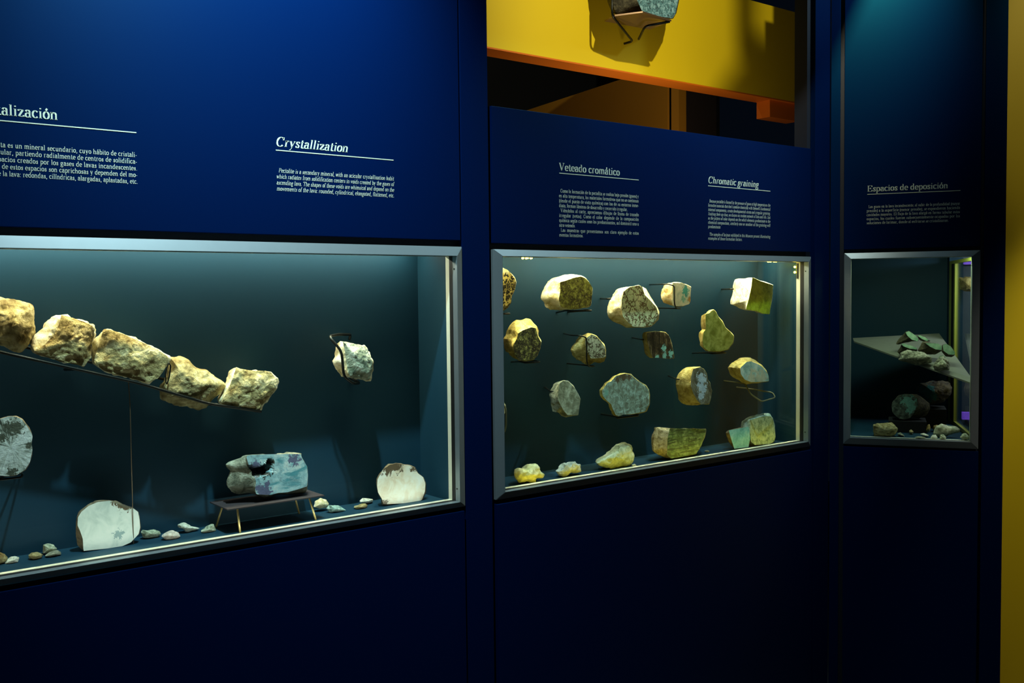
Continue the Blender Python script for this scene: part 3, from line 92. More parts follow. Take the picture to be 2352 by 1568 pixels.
# ---------------------------------------------------------------- world, lights, exposure
w = bpy.data.worlds.new('world'); S.world = w; w.use_nodes = True
w.node_tree.nodes['Background'].inputs[0].default_value = (.25, .5, 1, 1)
w.node_tree.nodes['Background'].inputs[1].default_value = .004
S.view_settings.view_transform = 'Standard'; S.view_settings.look = 'None'
S.view_settings.gamma = 1; S.view_settings.exposure = 0; S.view_settings.use_curve_mapping = False
def M3():
    m = Matrix(((math.cos(A3), math.sin(A3), 0), (-math.sin(A3), math.cos(A3), 0), (0, 0, 1))).to_4x4()
    m.translation = Vector((X3, 0, 0)); return m
M3 = M3()
def L3(s, y, z): return M3 @ Vector((s, y, z))
def spot(name, loc, tgt, e, col, size, blend, rad=.03):
    l = bpy.data.lights.new(name, 'SPOT'); l.energy = e; l.color = col; l.spot_size = math.radians(size); l.spot_blend = blend
    l.shadow_soft_size = rad
    o = bpy.data.objects.new(name, l); COL.objects.link(o); o.location = loc
    o.rotation_euler = (Vector(tgt)-Vector(loc)).to_track_quat('-Z', 'Y').to_euler(); return o
def area(name, loc, tgt, e, col, sx, sy, up, spread=180):
    l = bpy.data.lights.new(name, 'AREA'); l.shape = 'RECTANGLE'; l.size = sx; l.size_y = sy; l.energy = e; l.color = col
    l.spread = math.radians(spread)
    o = bpy.data.objects.new(name, l); COL.objects.link(o); o.location = loc
    z = (Vector(loc)-Vector(tgt)).normalized(); x = Vector(up); x = (x-z*x.dot(z)).normalized(); y = z.cross(x)
    m = Matrix((x, y, z)).transposed().to_4x4(); m.translation = Vector(loc); o.matrix_world = m; return o
# gallery ceiling spotlights (each has a lamp body built below)
SPOTS = [('left', (.88, -.56, 3.06), (.98, .0, 2.35), 430, (.62, .92, 1)),
         ('middle', (2.55, -.56, 3.06), (2.5, .0, 2.1), 150, (.62, .92, 1)),
         ('corner', (3.30, -.60, 3.06), (3.30, .0, 2.3), 32, (.62, .92, 1))]
for n, a, b, e, c_ in SPOTS: spot('ceiling_spot_lamp_'+n, a, b, e, c_, 80, 1)
# case lighting
area('left_case_lamp', (.86, .145, 1.70), (.86, .145, 1.2), 5.6, (1, .96, .74), 1.4, .03, (1, 0, 0))
area('left_case_front_lamp', (.86, .060, 1.70), (.86, .045, 1.2), 5.2, (1, .92, .58), 1.4, .02, (1, 0, 0), 50)
area('left_case_lower_fill', (.86, .051, .969), (.86, .12, 1.2), .5, (.95, 1, .85), 1.4, .006, (1, 0, 0))  # hidden fill added to brighten the slab fronts
area('middle_case_lamp', (2.48, .155, 1.70), (2.48, .155, 1.2), 6, (1, .96, .66), 1.4, .03, (1, 0, 0))
area('middle_case_front_lamp', (2.48, .060, 1.70), (2.48, .040, 1.2), 11, (1, .93, .50), 1.4, .02, (1, 0, 0), 60)
area('middle_case_lower_strip', (2.48, .051, .969), (2.48, .14, 1.2), .3, (1, .82, .05), 1.4, .006, (1, 0, 0))
area('middle_case_left_strip', (1.746, .052, 1.30), (2.3, .12, 1.30), 6, (1, .82, .08), .006, .60, (0, 1, 0))
area('right_case_lamp', L3(.3, .09, 1.70), L3(.3, .2, 1.1), 1.7, (.75, 1, .7), .35, .03, (math.cos(A3), -math.sin(A3), 0))
# yellow back display
spot('gallery_lamp_through_opening', (2.32, -.80, 3.25), (3.35, .8, 2.6), 100, (1, .95, .70), 85, .8, .012)
area('underside_fill', (3.1, .55, 1.85), (3.2, .86, 2.488), 3.6, (1, .85, .6), .5, .2, (1, 0, 0))  # added unseen fill from below that brightens the orange underside
area('neighbour_case_fill', L3(.8, .4, 1.69), L3(.8, .6, 1.2), 4, (.8, .9, 1), .4, .05, (math.cos(A3), -math.sin(A3), 0))  # fill added to lift the neighbouring case's back board
spot('back_room_lamp', (2.4, 1.3, 3.3), (3.9, 1.6, 2.4), 6, (1, .8, .5), 90, .6, .05)
spot('yellow_wall_fill_high', L3(1.05, -.9, 3.15), L3(1.05, .1, 2.45), 18, (1, .95, .8), 56, .5, .05)  # unseen fill added to light the upper part of the right-hand yellow wall
spot('yellow_wall_fill_low', L3(1.05, -.9, 3.15), L3(1.02, .1, .75), 110, (1, .95, .8), 36, .7, .05)  # second added fill, for the lower part of that wall
# ---------------------------------------------------------------- materials
MATS = {}
def mat(name, col, rough=.5, metal=0, spec=.5, emit=None, es=0, coat=0):
    if name in MATS: return MATS[name]
    m = bpy.data.materials.new(name); m.use_nodes = True
    b = m.node_tree.nodes['Principled BSDF']
    b.inputs['Base Color'].default_value = (*col, 1); b.inputs['Roughness'].default_value = rough
    b.inputs['Metallic'].default_value = metal; b.inputs['Specular IOR Level'].default_value = spec
    b.inputs['Coat Weight'].default_value = coat
    if emit: b.inputs['Emission Color'].default_value = (*emit, 1); b.inputs['Emission Strength'].default_value = es
    MATS[name] = m; return m
def painted(name, col, rough, var=.12, scale=3, bump=.02, spec=.5):
    m = mat(name, col, rough, 0, spec); nt = m.node_tree; N = nt.nodes; Lk = nt.links; b = N['Principled BSDF']
    tc = N.new('ShaderNodeTexCoord'); nz = N.new('ShaderNodeTexNoise'); nz.inputs['Scale'].default_value = scale; nz.inputs['Detail'].default_value = 6
    Lk.new(tc.outputs['Object'], nz.inputs['Vector'])
    mx = N.new('ShaderNodeMix'); mx.data_type = 'RGBA'
    mx.inputs['A'].default_value = (*[c*(1-var) for c in col], 1); mx.inputs['B'].default_value = (*[min(1, c*(1+var)) for c in col], 1)
    Lk.new(nz.outputs['Fac'], mx.inputs['Factor']); Lk.new(mx.outputs['Result'], b.inputs['Base Color'])
    n2 = N.new('ShaderNodeTexNoise'); n2.inputs['Scale'].default_value = 350; bp = N.new('ShaderNodeBump'); bp.inputs['Strength'].default_value = bump
    Lk.new(tc.outputs['Object'], n2.inputs['Vector']); Lk.new(n2.outputs['Fac'], bp.inputs['Height']); Lk.new(bp.outputs['Normal'], b.inputs['Normal'])
    return m
BLUE = painted('blue_paint', (.0001, .0045, .034), .36, .08, 1.3, .03, .34)
NAVY = painted('navy_recess', (.002, .004, .012), .6)
BLUE.node_tree.nodes['Principled BSDF'].inputs['Specular Tint'].default_value = (.02, .50, .62, 1)
CASEBLUE = painted('case_backing_paint', (.0045, .032, .055), .6, .08, 5, .05, .22)
BLACK = mat('black_gasket', (.003, .003, .003), .55)
DARKMETAL = mat('dark_wire_metal', (.022, .024, .02), .38, .7)
ALU = painted('brushed_aluminium', (.30, .34, .35), .42, .05, 30, .01); ALU.node_tree.nodes['Principled BSDF'].inputs['Metallic'].default_value = .75
ALUIN = painted('inner_aluminium_trim', (.62, .64, .52), .4, .05, 20, .01); ALUIN.node_tree.nodes['Principled BSDF'].inputs['Metallic'].default_value = .2
TEXT = mat('printed_cream_lettering', (.46, .49, .385), .6, 0, .2)
YELLOW = painted('yellow_paint', (.80, .56, .004), .55, .05, 3)
ORANGE = painted('orange_paint', (.72, .16, .004), .5, .05, 3)
OCHRE = painted('ochre_paint', (.42, .19, .01), .6, .05, 3)
BLACKWALL = mat('black_backdrop', (.004, .004, .004), .8)
SHELF = painted('grey_shelf_panel', (.16, .17, .13), .3, .15, 40)
LEG = mat('brass_leg_metal', (.42, .33, .12), .4, .3)
PLATE = painted('dark_steel_plate', (.05, .04, .042), .4, .2, 60)
def glass():
    m = bpy.data.materials.new('case_glass'); m.use_nodes = True; nt = m.node_tree; N = nt.nodes; N.clear()
    o = N.new('ShaderNodeOutputMaterial'); t = N.new('ShaderNodeBsdfTransparent'); g = N.new('ShaderNodeBsdfGlossy'); f = N.new('ShaderNodeFresnel')
    
    gm = N.new('ShaderNodeNewGeometry'); mr = N.new('ShaderNodeMapRange'); mr.inputs['To Min'].default_value = 1.3; mr.inputs['To Max'].default_value = 1/1.3
    nt.links.new(gm.outputs['Backfacing'], mr.inputs['Value']); nt.links.new(mr.outputs['Result'], f.inputs['IOR'])
    g.inputs["Roughness"].default_value = .02; mx = N.new('ShaderNodeMixShader')
    t.inputs['Color'].default_value = (.97, .99, .98, 1)
    nt.links.new(f.outputs[0], mx.inputs[0]); nt.links.new(t.outputs[0], mx.inputs[1]); nt.links.new(g.outputs[0], mx.inputs[2]); nt.links.new(mx.outputs[0], o.inputs[0])
    return m
GLASS = glass()
PC = dict(dark=(.05, .045, .03), mid=(.10, .11, .075), brown=(.14, .10, .055), greyblue=(.32, .45, .42), purple=(.17, .17, .26), creamp=(.72, .65, .42), tealp=(.25, .55, .42),
          teal=(.06, .38, .34), orange=(.55, .28, .08), ice=(.60, .82, .88), tealdark=(.02, .12, .11))
# name: (dark colour, mid colour, light colour, noise scale /m, roughness, bump, vein (kind, colour, scale, width))
RM = dict(
 tan=((.16,.11,.03),(.46,.37,.15),(.70,.61,.34),28,.9,.9,None), tan2=((.16,.12,.04),(.38,.31,.13),(.56,.49,.25),30,.9,.9,None),
 cream=((.42,.34,.14),(.70,.62,.36),(.85,.82,.62),35,.8,.6,None), palegreen=((.14,.18,.11),(.42,.46,.31),(.68,.70,.52),40,.85,.8,None),
 palegreen2=((.40,.46,.26),(.66,.74,.46),(.82,.86,.66),45,.8,.6,None), pale=((.35,.36,.26),(.62,.64,.50),(.80,.82,.70),50,.8,.6,None),
 pinkpale=((.40,.33,.26),(.68,.58,.46),(.82,.80,.68),60,.8,.6,None), greyrock=((.10,.11,.07),(.28,.28,.19),(.50,.50,.36),45,.9,.9,None),
 brown=((.07,.05,.03),(.15,.12,.07),(.26,.21,.12),40,.85,.7,None), whiteslab=((.62,.70,.60),(.78,.84,.72),(.88,.90,.78),22,.35,.05,None),
 creamslab=((.76,.64,.44),(.86,.82,.64),(.90,.92,.80),26,.35,.05,None), radial=((.16,.18,.13),(.50,.55,.46),(.86,.90,.86),30,.5,.3,('radial',(.05,.06,.04),0,0)),
 larimar=((.26,.38,.40),(.46,.70,.70),(.80,.88,.80),34,.4,.15,('soft',(.12,.38,.42),14,.1)), tealrock=((.10,.16,.13),(.25,.40,.34),(.50,.66,.56),45,.6,.5,None),
 darkvein=((.006,.005,.003),(.018,.014,.006),(.05,.04,.015),60,.35,.2,('edge',(.45,.36,.10),55,.10)),
 mottled=((.07,.065,.01),(.20,.20,.03),(.44,.46,.12),75,.4,.2,('edge',(.05,.035,.01),70,.05)),
 darkmottled=((.01,.009,.003),(.10,.09,.02),(.38,.34,.08),75,.45,.3,('edge',(.02,.012,.004),60,.08)),
 tanyellow=((.22,.16,.03),(.46,.36,.10),(.66,.55,.22),40,.8,.7,None), tancream=((.26,.20,.09),(.52,.43,.22),(.72,.62,.38),60,.85,.8,None),
 veinlight=((.34,.34,.20),(.50,.50,.32),(.66,.66,.46),40,.35,.1,('edge',(.07,.05,.02),58,.09)),
 veined=((.44,.54,.32),(.54,.62,.38),(.70,.72,.46),40,.35,.1,('edge',(.13,.09,.03),40,.075)),
 creamteal=((.50,.60,.46),(.76,.76,.60),(.86,.82,.66),40,.4,.2,None), orangish=((.36,.22,.06),(.58,.42,.18),(.66,.66,.48),50,.6,.4,None),
 stripes=((.02,.014,.006),(.08,.05,.02),(.24,.17,.07),50,.4,.2,('stripe',(.02,.012,.005),0,0)),
 polishgreen=((.13,.14,.02),(.26,.27,.05),(.40,.40,.10),30,.12,.05,None), greenface=((.20,.25,.004),(.34,.40,.01),(.46,.52,.03),45,.5,.3,None),
 whitestone=((.58,.54,.38),(.80,.77,.60),(.88,.88,.76),50,.7,.4,('stripe',(.50,.46,.30),0,0)),
 greygreen=((.20,.21,.12),(.36,.38,.24),(.64,.68,.48),55,.45,.2,None), tealmottle=((.18,.20,.13),(.30,.40,.30),(.56,.78,.68),70,.4,.2,None),
 rimbrown=((.10,.08,.04),(.20,.18,.10),(.36,.34,.22),45,.45,.3,None), tealwhite=((.24,.44,.34),(.50,.70,.56),(.82,.88,.70),34,.4,.2,None),
 greenblock=((.07,.10,.02),(.16,.24,.07),(.34,.42,.16),60,.35,.3,('band',(.05,.07,.02),0,0)), turq=((.08,.34,.42),(.16,.50,.60),(.30,.62,.70),40,.45,.2,None),
 speckgreen=((.14,.22,.12),(.38,.50,.30),(.54,.64,.40),75,.45,.2,None), paleyellow=((.46,.44,.16),(.70,.68,.34),(.84,.82,.54),40,.8,.5,None),
 mint=((.22,.42,.26),(.34,.56,.36),(.46,.66,.44),40,.5,.2,None), darkstone=((.03,.025,.012),(.07,.06,.03),(.14,.12,.06),50,.8,.6,None),
 darkslab=((.04,.045,.03),(.10,.12,.08),(.24,.28,.20),60,.6,.5,None), darkboulder=((.03,.02,.012),(.07,.055,.03),(.14,.11,.05),30,.85,.7,None),
 tealcrystal=((.03,.06,.06),(.10,.26,.27),(.42,.66,.66),75,.4,.6,None))
def rock_mat(key, patches=(), ctr=None):
    D, Md, Lt, sc, ro, bu, vein = RM[key]
    nm = 'stone_'+key
    if not patches and vein is None and nm in MATS: return MATS[nm]
    m = bpy.data.materials.new(nm); m.use_nodes = True; nt = m.node_tree; N = nt.nodes; K = nt.links; b = N['Principled BSDF']
    b.inputs['Roughness'].default_value = ro; b.inputs['Specular IOR Level'].default_value = .35 if ro > .45 else .5
    tc = N.new('ShaderNodeTexCoord'); V = tc.outputs['Object']
    def nz(scale, det=6, dist=0, vec=None):
        n = N.new('ShaderNodeTexNoise'); n.inputs['Scale'].default_value = scale; n.inputs['Detail'].default_value = det; n.inputs['Distortion'].default_value = dist
        n.inputs['Roughness'].default_value = .62; K.new(vec or V, n.inputs['Vector']); return n
    def mixc(f, a, c):
        x = N.new('ShaderNodeMix'); x.data_type = 'RGBA'
        if isinstance(f, float): x.inputs['Factor'].default_value = f
        else: K.new(f, x.inputs['Factor'])
        for s_, v in (('A', a), ('B', c)):
            if isinstance(v, tuple): x.inputs[s_].default_value = (*v, 1)
            else: K.new(v, x.inputs[s_])
        return x.outputs['Result']
    def mth(op, a, c=None):
        x = N.new('ShaderNodeMath'); x.operation = op
        for i, v in enumerate((a, c)):
            if v is None: continue
            if isinstance(v, (int, float)): x.inputs[i].default_value = v
            else: K.new(v, x.inputs[i])
        return x.outputs[0]
    def ramp(f, lo, hi):
        r_ = N.new('ShaderNodeMapRange'); r_.interpolation_type = 'SMOOTHSTEP'; r_.inputs['From Min'].default_value = lo; r_.inputs['From Max'].default_value = hi
        K.new(f, r_.inputs['Value']); return r_.outputs['Result']
    n1 = nz(sc, 8, .6); cr = N.new('ShaderNodeValToRGB'); K.new(n1.outputs['Fac'], cr.inputs['Fac'])
    e = cr.color_ramp.elements; e[0].position = .36; e[0].color = (*D, 1); e[1].position = .66; e[1].color = (*Lt, 1); q = e.new(.5); q.color = (*Md, 1)
    c = cr.outputs['Color']; h = n1.outputs['Fac']
    if vein:
        kind, vc, vs, vw = vein
        if kind == 'edge':
            wn = nz(vs*.9, 3); add = N.new('ShaderNodeVectorMath'); add.operation = 'MULTIPLY_ADD'
            K.new(wn.outputs['Color'], add.inputs[0]); add.inputs[1].default_value = (2.6/vs,)*3; K.new(V, add.inputs[2])
            vo = N.new('ShaderNodeTexVoronoi'); vo.feature = 'DISTANCE_TO_EDGE'; vo.inputs['Scale'].default_value = vs; K.new(add.outputs[0], vo.inputs['Vector'])
            n5 = nz(vs*.45, 3)
            c = mixc(ramp(mth('ADD', vo.outputs['Distance'], mth('MULTIPLY', mth('SUBTRACT', n5.outputs['Fac'], .5), .45)), vw*1.25, vw*.5), c, vc)
        elif kind in ('stripe', 'band'):
            mp = N.new('ShaderNodeMapping'); mp.inputs['Scale'].default_value = (150, 60, 14) if kind == 'stripe' else (14, 60, 150); K.new(V, mp.inputs['Vector'])
            s2 = nz(1, 4, .8, mp.outputs['Vector']); c = mixc(ramp(s2.outputs['Fac'], .45, .6), c, vc)
        elif kind == 'soft':
            mp = N.new('ShaderNodeMapping'); mp.inputs['Scale'].default_value = (9, 20, 26); mp.inputs['Rotation'].default_value = (0, .25, 0); K.new(V, mp.inputs['Vector'])
            s2 = nz(1, 5, .9, mp.outputs['Vector']); c = mixc(ramp(s2.outputs['Fac'], .48, .62), c, vc)
        elif kind == 'radial':
            sx = N.new('ShaderNodeSeparateXYZ'); K.new(V, sx.inputs[0]); an = mth('ARCTAN2', sx.outputs['Z'], sx.outputs['X'])
            cb = N.new('ShaderNodeCombineXYZ'); K.new(mth('MULTIPLY', an, 3.5), cb.inputs[0]); K.new(sx.outputs['Y'], cb.inputs[1])
            ln = N.new('ShaderNodeVectorMath'); ln.operation = 'LENGTH'; K.new(V, ln.inputs[0]); K.new(mth('MULTIPLY', ln.outputs['Value'], 9.), cb.inputs[2])
            s2 = nz(1.1, 5, .5, cb.outputs[0]); c = mixc(ramp(s2.outputs['Fac'], .40, .66), c, (.82, .87, .80)); c = mixc(ramp(s2.outputs['Fac'], .44, .34), c, vc)
    for (px_, pz_, pr, pk) in patches:
        dv = N.new('ShaderNodeVectorMath'); dv.operation = 'DISTANCE'; K.new(V, dv.inputs[0]); dv.inputs[1].default_value = (px_-ctr[0], 0, pz_-ctr[2])
        sep = N.new('ShaderNodeVectorMath'); sep.operation = 'MULTIPLY'; K.new(V, sep.inputs[0]); sep.inputs[1].default_value = (1, 0, 1); K.new(sep.outputs[0], dv.inputs[0])
        n3 = nz(1.5/pr, 5, .8); d = mth('ADD', dv.outputs['Value'], mth('MULTIPLY', mth('SUBTRACT', n3.outputs['Fac'], .5), pr*4.2))
        c = mixc(ramp(d, pr*1.12, pr*.8), c, mixc(n1.outputs['Fac'], tuple(v*.6 for v in PC[pk]), tuple(min(.9, v*1.35) for v in PC[pk])))
    K.new(c, b.inputs['Base Color'])
    n4 = nz(sc*4.5, 8); bp = N.new('ShaderNodeBump'); bp.inputs['Strength'].default_value = min(1, bu); bp.inputs['Distance'].default_value = .006
    K.new(mth('ADD', n4.outputs['Fac'], mth('MULTIPLY', h, 1.5)), bp.inputs['Height']); K.new(bp.outputs['Normal'], b.inputs['Normal'])
    if not patches and vein is None: MATS[nm] = m
    return m
# ---------------------------------------------------------------- helpers
def link(name, me, m, parent=None):
    o = bpy.data.objects.new(name, me); COL.objects.link(o)
    for x in (m if isinstance(m, (list, tuple)) else [m]): me.materials.append(x)
    if parent: o.parent = parent
    return o
def tag(o, label, cat, group=None):
    o['label'] = label; o['category'] = cat
    if group: o['group'] = group
    return o
def empty(name, loc=(0, 0, 0), mw=None):
    o = bpy.data.objects.new(name, None); COL.objects.link(o); o.empty_display_size = .05
    if mw: o.matrix_world = mw
    else: o.location = loc
    return o
def box(bm, x0, x1, y0, y1, z0, z1, bev=0):
    g = bmesh.ops.create_cube(bm, size=1, matrix=Matrix.Translation(((x0+x1)/2, (y0+y1)/2, (z0+z1)/2)) @ Matrix.Diagonal((x1-x0, y1-y0, z1-z0, 1)))
    if bev:
        es = list({e for v in g['verts'] for e in v.link_edges}); bmesh.ops.bevel(bm, geom=es, offset=bev, segments=2, affect='EDGES', profile=.7)
def fin(bm, name, smooth=False):
    me = bpy.data.meshes.new(name); bmesh.ops.recalc_face_normals(bm, faces=bm.faces); bm.to_mesh(me); bm.free()
    if smooth:
        for p in me.polygons: p.use_smooth = True
    return me
def local(me, o):  # mesh made in world coordinates, child of an empty at loc: subtract
    me.transform(Matrix.Translation(-o.location)); return me
def boxo(name, m, boxes, parent=None, bev=0):
    bm = bmesh.new()
    for b in boxes: box(bm, *b, bev=bev)
    me = fin(bm, name)
    c = sum((v.co for v in me.vertices), Vector())/len(me.vertices)
    if parent is None:
        me.transform(Matrix.Translation(-c)); o = link(name, me, m); o.location = c; return o
    if parent.rotation_euler.z == 0 and parent.rotation_mode: me.transform(Matrix.Translation(-parent.location))
    return link(name, me, m, parent)
def struct(o): o['kind'] = 'structure'; return o
def prism(bm, pts, off):  # pts: list of Vector (planar), extruded by off
    a = [bm.verts.new(p) for p in pts]; b = [bm.verts.new(p+off) for p in pts]; n = len(a)
    bm.faces.new(a); bm.faces.new(b[::-1])
    for i in range(n): bm.faces.new((a[i], b[i], b[(i+1) % n], a[(i+1) % n]))
def tube(bm, pts, r, seg=8, closed=False, bendsteps=4):
    P = [Vector(p) for p in pts]
    Q = [P[0]]
    for i in range(1, len(P)-1):   # rounded bends
        a, b, c = P[i-1], P[i], P[i+1]; d = min((a-b).length, (c-b).length)*.35; d = min(d, r*5)
        s, e = b+(a-b).normalized()*d, b+(c-b).normalized()*d
        for k in range(bendsteps+1):
            t = k/bendsteps; Q.append(s*(1-t)**2 + b*2*t*(1-t) + e*t*t)
    Q.append(P[-1]); rings = []; up = Vector((0, 0, 1)); prev = None
    for i, p in enumerate(Q):
        t = (Q[min(i+1, len(Q)-1)]-Q[max(i-1, 0)]).normalized()
        n = (prev - t*prev.dot(t)) if prev else t.cross(up if abs(t.z) < .9 else Vector((1, 0, 0)))
        n.normalize(); prev = n; bb = t.cross(n)
        rings.append([bm.verts.new(p+(n*math.cos(k*2*math.pi/seg)+bb*math.sin(k*2*math.pi/seg))*r) for k in range(seg)])
    for i in range(len(rings)-1):
        for k in range(seg): bm.faces.new((rings[i][k], rings[i][(k+1) % seg], rings[i+1][(k+1) % seg], rings[i+1][k]))
    bm.faces.new(rings[0][::-1]); bm.faces.new(rings[-1])
def tubes(name, m, lists, r, parent=None, mw=None):
    bm = bmesh.new()
    for l in lists: tube(bm, [(mw @ Vector(p) if mw else Vector(p)) for p in l], r)
    me = fin(bm, name, True); c = sum((v.co for v in me.vertices), Vector())/len(me.vertices)
    if parent: me.transform(Matrix.Translation(-parent.location)); return link(name, me, m, parent)
    me.transform(Matrix.Translation(-c)); o = link(name, me, m); o.location = c; return o
# ---------------------------------------------------------------- rocks
def resample(poly, c, n):
    out = []; m = len(poly)
    for k in range(n):
        a = 2*math.pi*k/n; dx, dz = math.cos(a), math.sin(a); best = None
        for i in range(m):
            x0, z0 = poly[i][0]-c[0], poly[i][1]-c[1]; x1, z1 = poly[(i+1) % m][0]-c[0], poly[(i+1) % m][1]-c[1]
            ex, ez = x1-x0, z1-z0; den = dx*ez-dz*ex
            if abs(den) < 1e-12: continue
            t = (x0*ez-z0*ex)/den; s = (x0*dz-z0*dx)/den
            if t > 0 and -1e-6 <= s <= 1+1e-6 and (best is None or t > best): best = t
        if best is None: best = .005
        out.append((dx*best, dz*best))
    return out
def make_rock(d, idx):
    big = max(p[0] for p in d['O'])-min(p[0] for p in d['O'])
    n = (100 if d['r'] else 120) if big > .05 else 56; K = (26 if d['r'] else 10) if big > .05 else 8; SD = 9 if big > .05 else 5
    y0, ym, yb = d['y']; fc, oc = d['fc'], d['oc']; F = resample(d['F'], fc, n); O = resample(d['O'], oc, n)
    rough = d['r']; hasface = d['fm'] != d['sm']
    rings = []; kinds = []
    bulge = (ym-y0)
    for k in range(1, K+1):                      # front cap
        t = k/K
        yy = y0 - (bulge*.35*(1-t*t) if rough else 0)
        rings.append([(fc[0]+x*t, yy, fc[1]+z*t) for x, z in F]); kinds.append(0)
    for k in range(1, SD+1):                     # flank from face to widest ring
        t = k/SD; e = math.sin(t*math.pi/2) if not rough else t
        g = 1-(1-t)**1.0
        f = t**.62 if rough else t
        rings.append([(fc[0]*(1-f)+oc[0]*f+(x0_*(1-f)+x1_*f), y0+(ym-y0)*(t**1.35 if rough else t), fc[1]*(1-f)+oc[1]*f+(z0_*(1-f)+z1_*f)) for (x0_, z0_), (x1_, z1_) in zip(F, O)]); kinds.append(1)
    for k in range(1, 7):                        # back
        t = k/6; s = math.sqrt(max(0, 1-(t*.93)**2))
        rings.append([(oc[0]+x*s, ym+(yb-ym)*t, oc[1]+z*s) for x, z in O]); kinds.append(2)
    c = Vector((oc[0], ym, oc[1])); off = Vector((idx*3.7, idx*1.3, idx*7.1))
    bm = bmesh.new(); amp = d['a']*(.0065 if big > .05 else .003)
    VR = []
    for ring, kd in zip(rings, kinds):
        row = []
        for p in ring:
            P = Vector(p); a = amp
            if kd == 0 and not rough: a = amp*.0 if hasface else amp*.08
            elif kd == 1 and not rough: a = amp*(.55 if hasface else .3)
            q_ = P*(26 if big > .05 else 50)+off
            if a > 0:
                v = noise.fractal(q_, .7, 2.1, 3)
                vd = noise.voronoi(q_*.8)[0]; v = v*.75+(vd[1]-vd[0])*.8-.35+noise.noise(q_*5)*.22
                dr = (P-c); dr.y *= 1.6; dr.normalize()
                if kd == 0: dr = Vector((0, -.55, 0))
                P = P+dr*v*a*(1.25 if rough else .8)
            if kd == 0:
                for (x_, z_, pr) in d.get('pits', ()):
                    r_ = math.hypot(P.x-x_, P.z-z_)/pr
                    if r_ < 1: P.y += .03*(1-r_*r_)
            if 'fl' in d: P.z = max(P.z, d['fl']+.0004)
            row.append(bm.verts.new(P-c))
        VR.append(row)
    c0 = bm.verts.new(Vector((fc[0], y0-(bulge*.35 if rough else 0), fc[1]))-c)
    ce = bm.verts.new(Vector((oc[0], yb, oc[1]))-c)
    if 'fl' in d: pass
    sm = 0 if (rough and not hasface) else 1
    for k in range(n):
        f = bm.faces.new((c0, VR[0][k], VR[0][(k+1) % n])); f.material_index = 0
        f = bm.faces.new((ce, VR[-1][(k+1) % n], VR[-1][k])); f.material_index = sm
    for i in range(len(VR)-1):
        for k in range(n):
            f = bm.faces.new((VR[i][k], VR[i+1][k], VR[i+1][(k+1) % n], VR[i][(k+1) % n])); f.material_index = 0 if kinds[i+1] == 0 else sm
    bmesh.ops.recalc_face_normals(bm, faces=bm.faces)
    me = bpy.data.meshes.new(d['n']); bm.to_mesh(me); bm.free()
    for p in me.polygons: p.use_smooth = True
    try:
        me.set_sharp_from_angle(angle=math.radians(38 if not rough else 50))
    except Exception: pass
    fm = rock_mat(d['fm'], d.get('pt', ()), c); sm_ = rock_mat(d['sm'])
    o = link(d['n'], me, [fm, sm_])
    if d['k'] == 3: o.matrix_world = M3 @ Matrix.Translation(c)
    else: o.location = c
    tag(o, d['L'], d['c'], d['G'])
    return o
for i_, d_ in enumerate(ROCKS): make_rock(d_, i_)
# ---------------------------------------------------------------- lettering (drawn serif alphabet)
def arc(cx, cy, rx, ry, a0, a1, n=12):
    return [(cx+rx*math.cos(math.radians(a0+(a1-a0)*i/n)), cy+ry*math.sin(math.radians(a0+(a1-a0)*i/n))) for i in range(n+1)]
def st(x, y0, y1, b=1, t=0):
    r = [[(x, y0), (x, y1)]]
    if b: r.append([(x-.2, y0+.02), (x+.2, y0+.02)])
    if t == 1: r.append([(x-.2, y1-.03), (x+.02, y1-.02)])
    if t == 2: r.append([(x-.2, y1-.02), (x+.2, y1-.02)])
    return r
def dot(x, y, r=.10): return [[(x-r, y), (x+r, y)], 'D']
AS = 1.52
G = {}
G['a'] = (.92, [arc(.42, .70, .27, .29, 165, 0), [(.69, .72), (.69, .12)], [(.69, .12), (.76, .02), (.9, .06)], arc(.40, .29, .29, .29, 50, 310)])
G['b'] = (1.0, st(.2, 0, AS, 0, 1)+[arc(.53, .5, .36, .49, 160, -160, 16)])
G['c'] = (.86, [arc(.48, .5, .38, .49, 40, 320, 16), [(.72, .8), (.78, .8)]])
G['d'] = (1.05, st(.78, 0, AS, 0, 1)+[[(.78, .02), (.96, .02)], arc(.46, .5, .36, .49, 20, 340, 16)])
G['e'] = (.88, [arc(.46, .5, .37, .49, 0, 318, 16), [(.1, .52), (.82, .52)]])
G['f'] = (.62, st(.28, 0, 1.25, 1)+[arc(.52, 1.22, .24, .29, 180, 45), [(.05, .96), (.55, .96)]])
G['g'] = (.95, [arc(.42, .64, .30, .34, 0, 360, 16), arc(.44, -.24, .37, .25, 0, 360, 16), [(.22, .36), (.16, .18), (.3, .06), (.6, .02)], [(.66, .9), (.88, .98)]])
G['h'] = (1.1, st(.2, 0, AS, 1, 1)+st(.82, 0, .62)+[arc(.52, .62, .30, .36, 0, 150)])
G['i'] = (.52, st(.25, 0, 1, 1, 1)+[[(.25, 1.28), (.25, 1.44)]])
G['\u0131'] = (.52, st(.25, 0, 1, 1, 1))
G['j'] = (.5, [[(.3, 1), (.3, -.3)], arc(.12, -.3, .18, .2, 0, -120), [(.3, 1.28), (.3, 1.44)]])
G['k'] = (1.0, st(.2, 0, AS, 1, 1)+[[(.25, .4), (.75, .96)], [(.42, .56), (.85, .02)], [(.7, .02), (1, .02)]])
G['l'] = (.52, st(.25, 0, AS, 1, 1))
G['m'] = (1.62, st(.2, 0, 1, 1, 1)+st(.80, 0, .62)+st(1.38, 0, .62)+[arc(.51, .62, .29, .36, 0, 150), arc(1.10, .62, .28, .36, 0, 150)])
G['n'] = (1.1, st(.2, 0, 1, 1, 1)+st(.82, 0, .62)+[arc(.52, .62, .30, .36, 0, 150)])
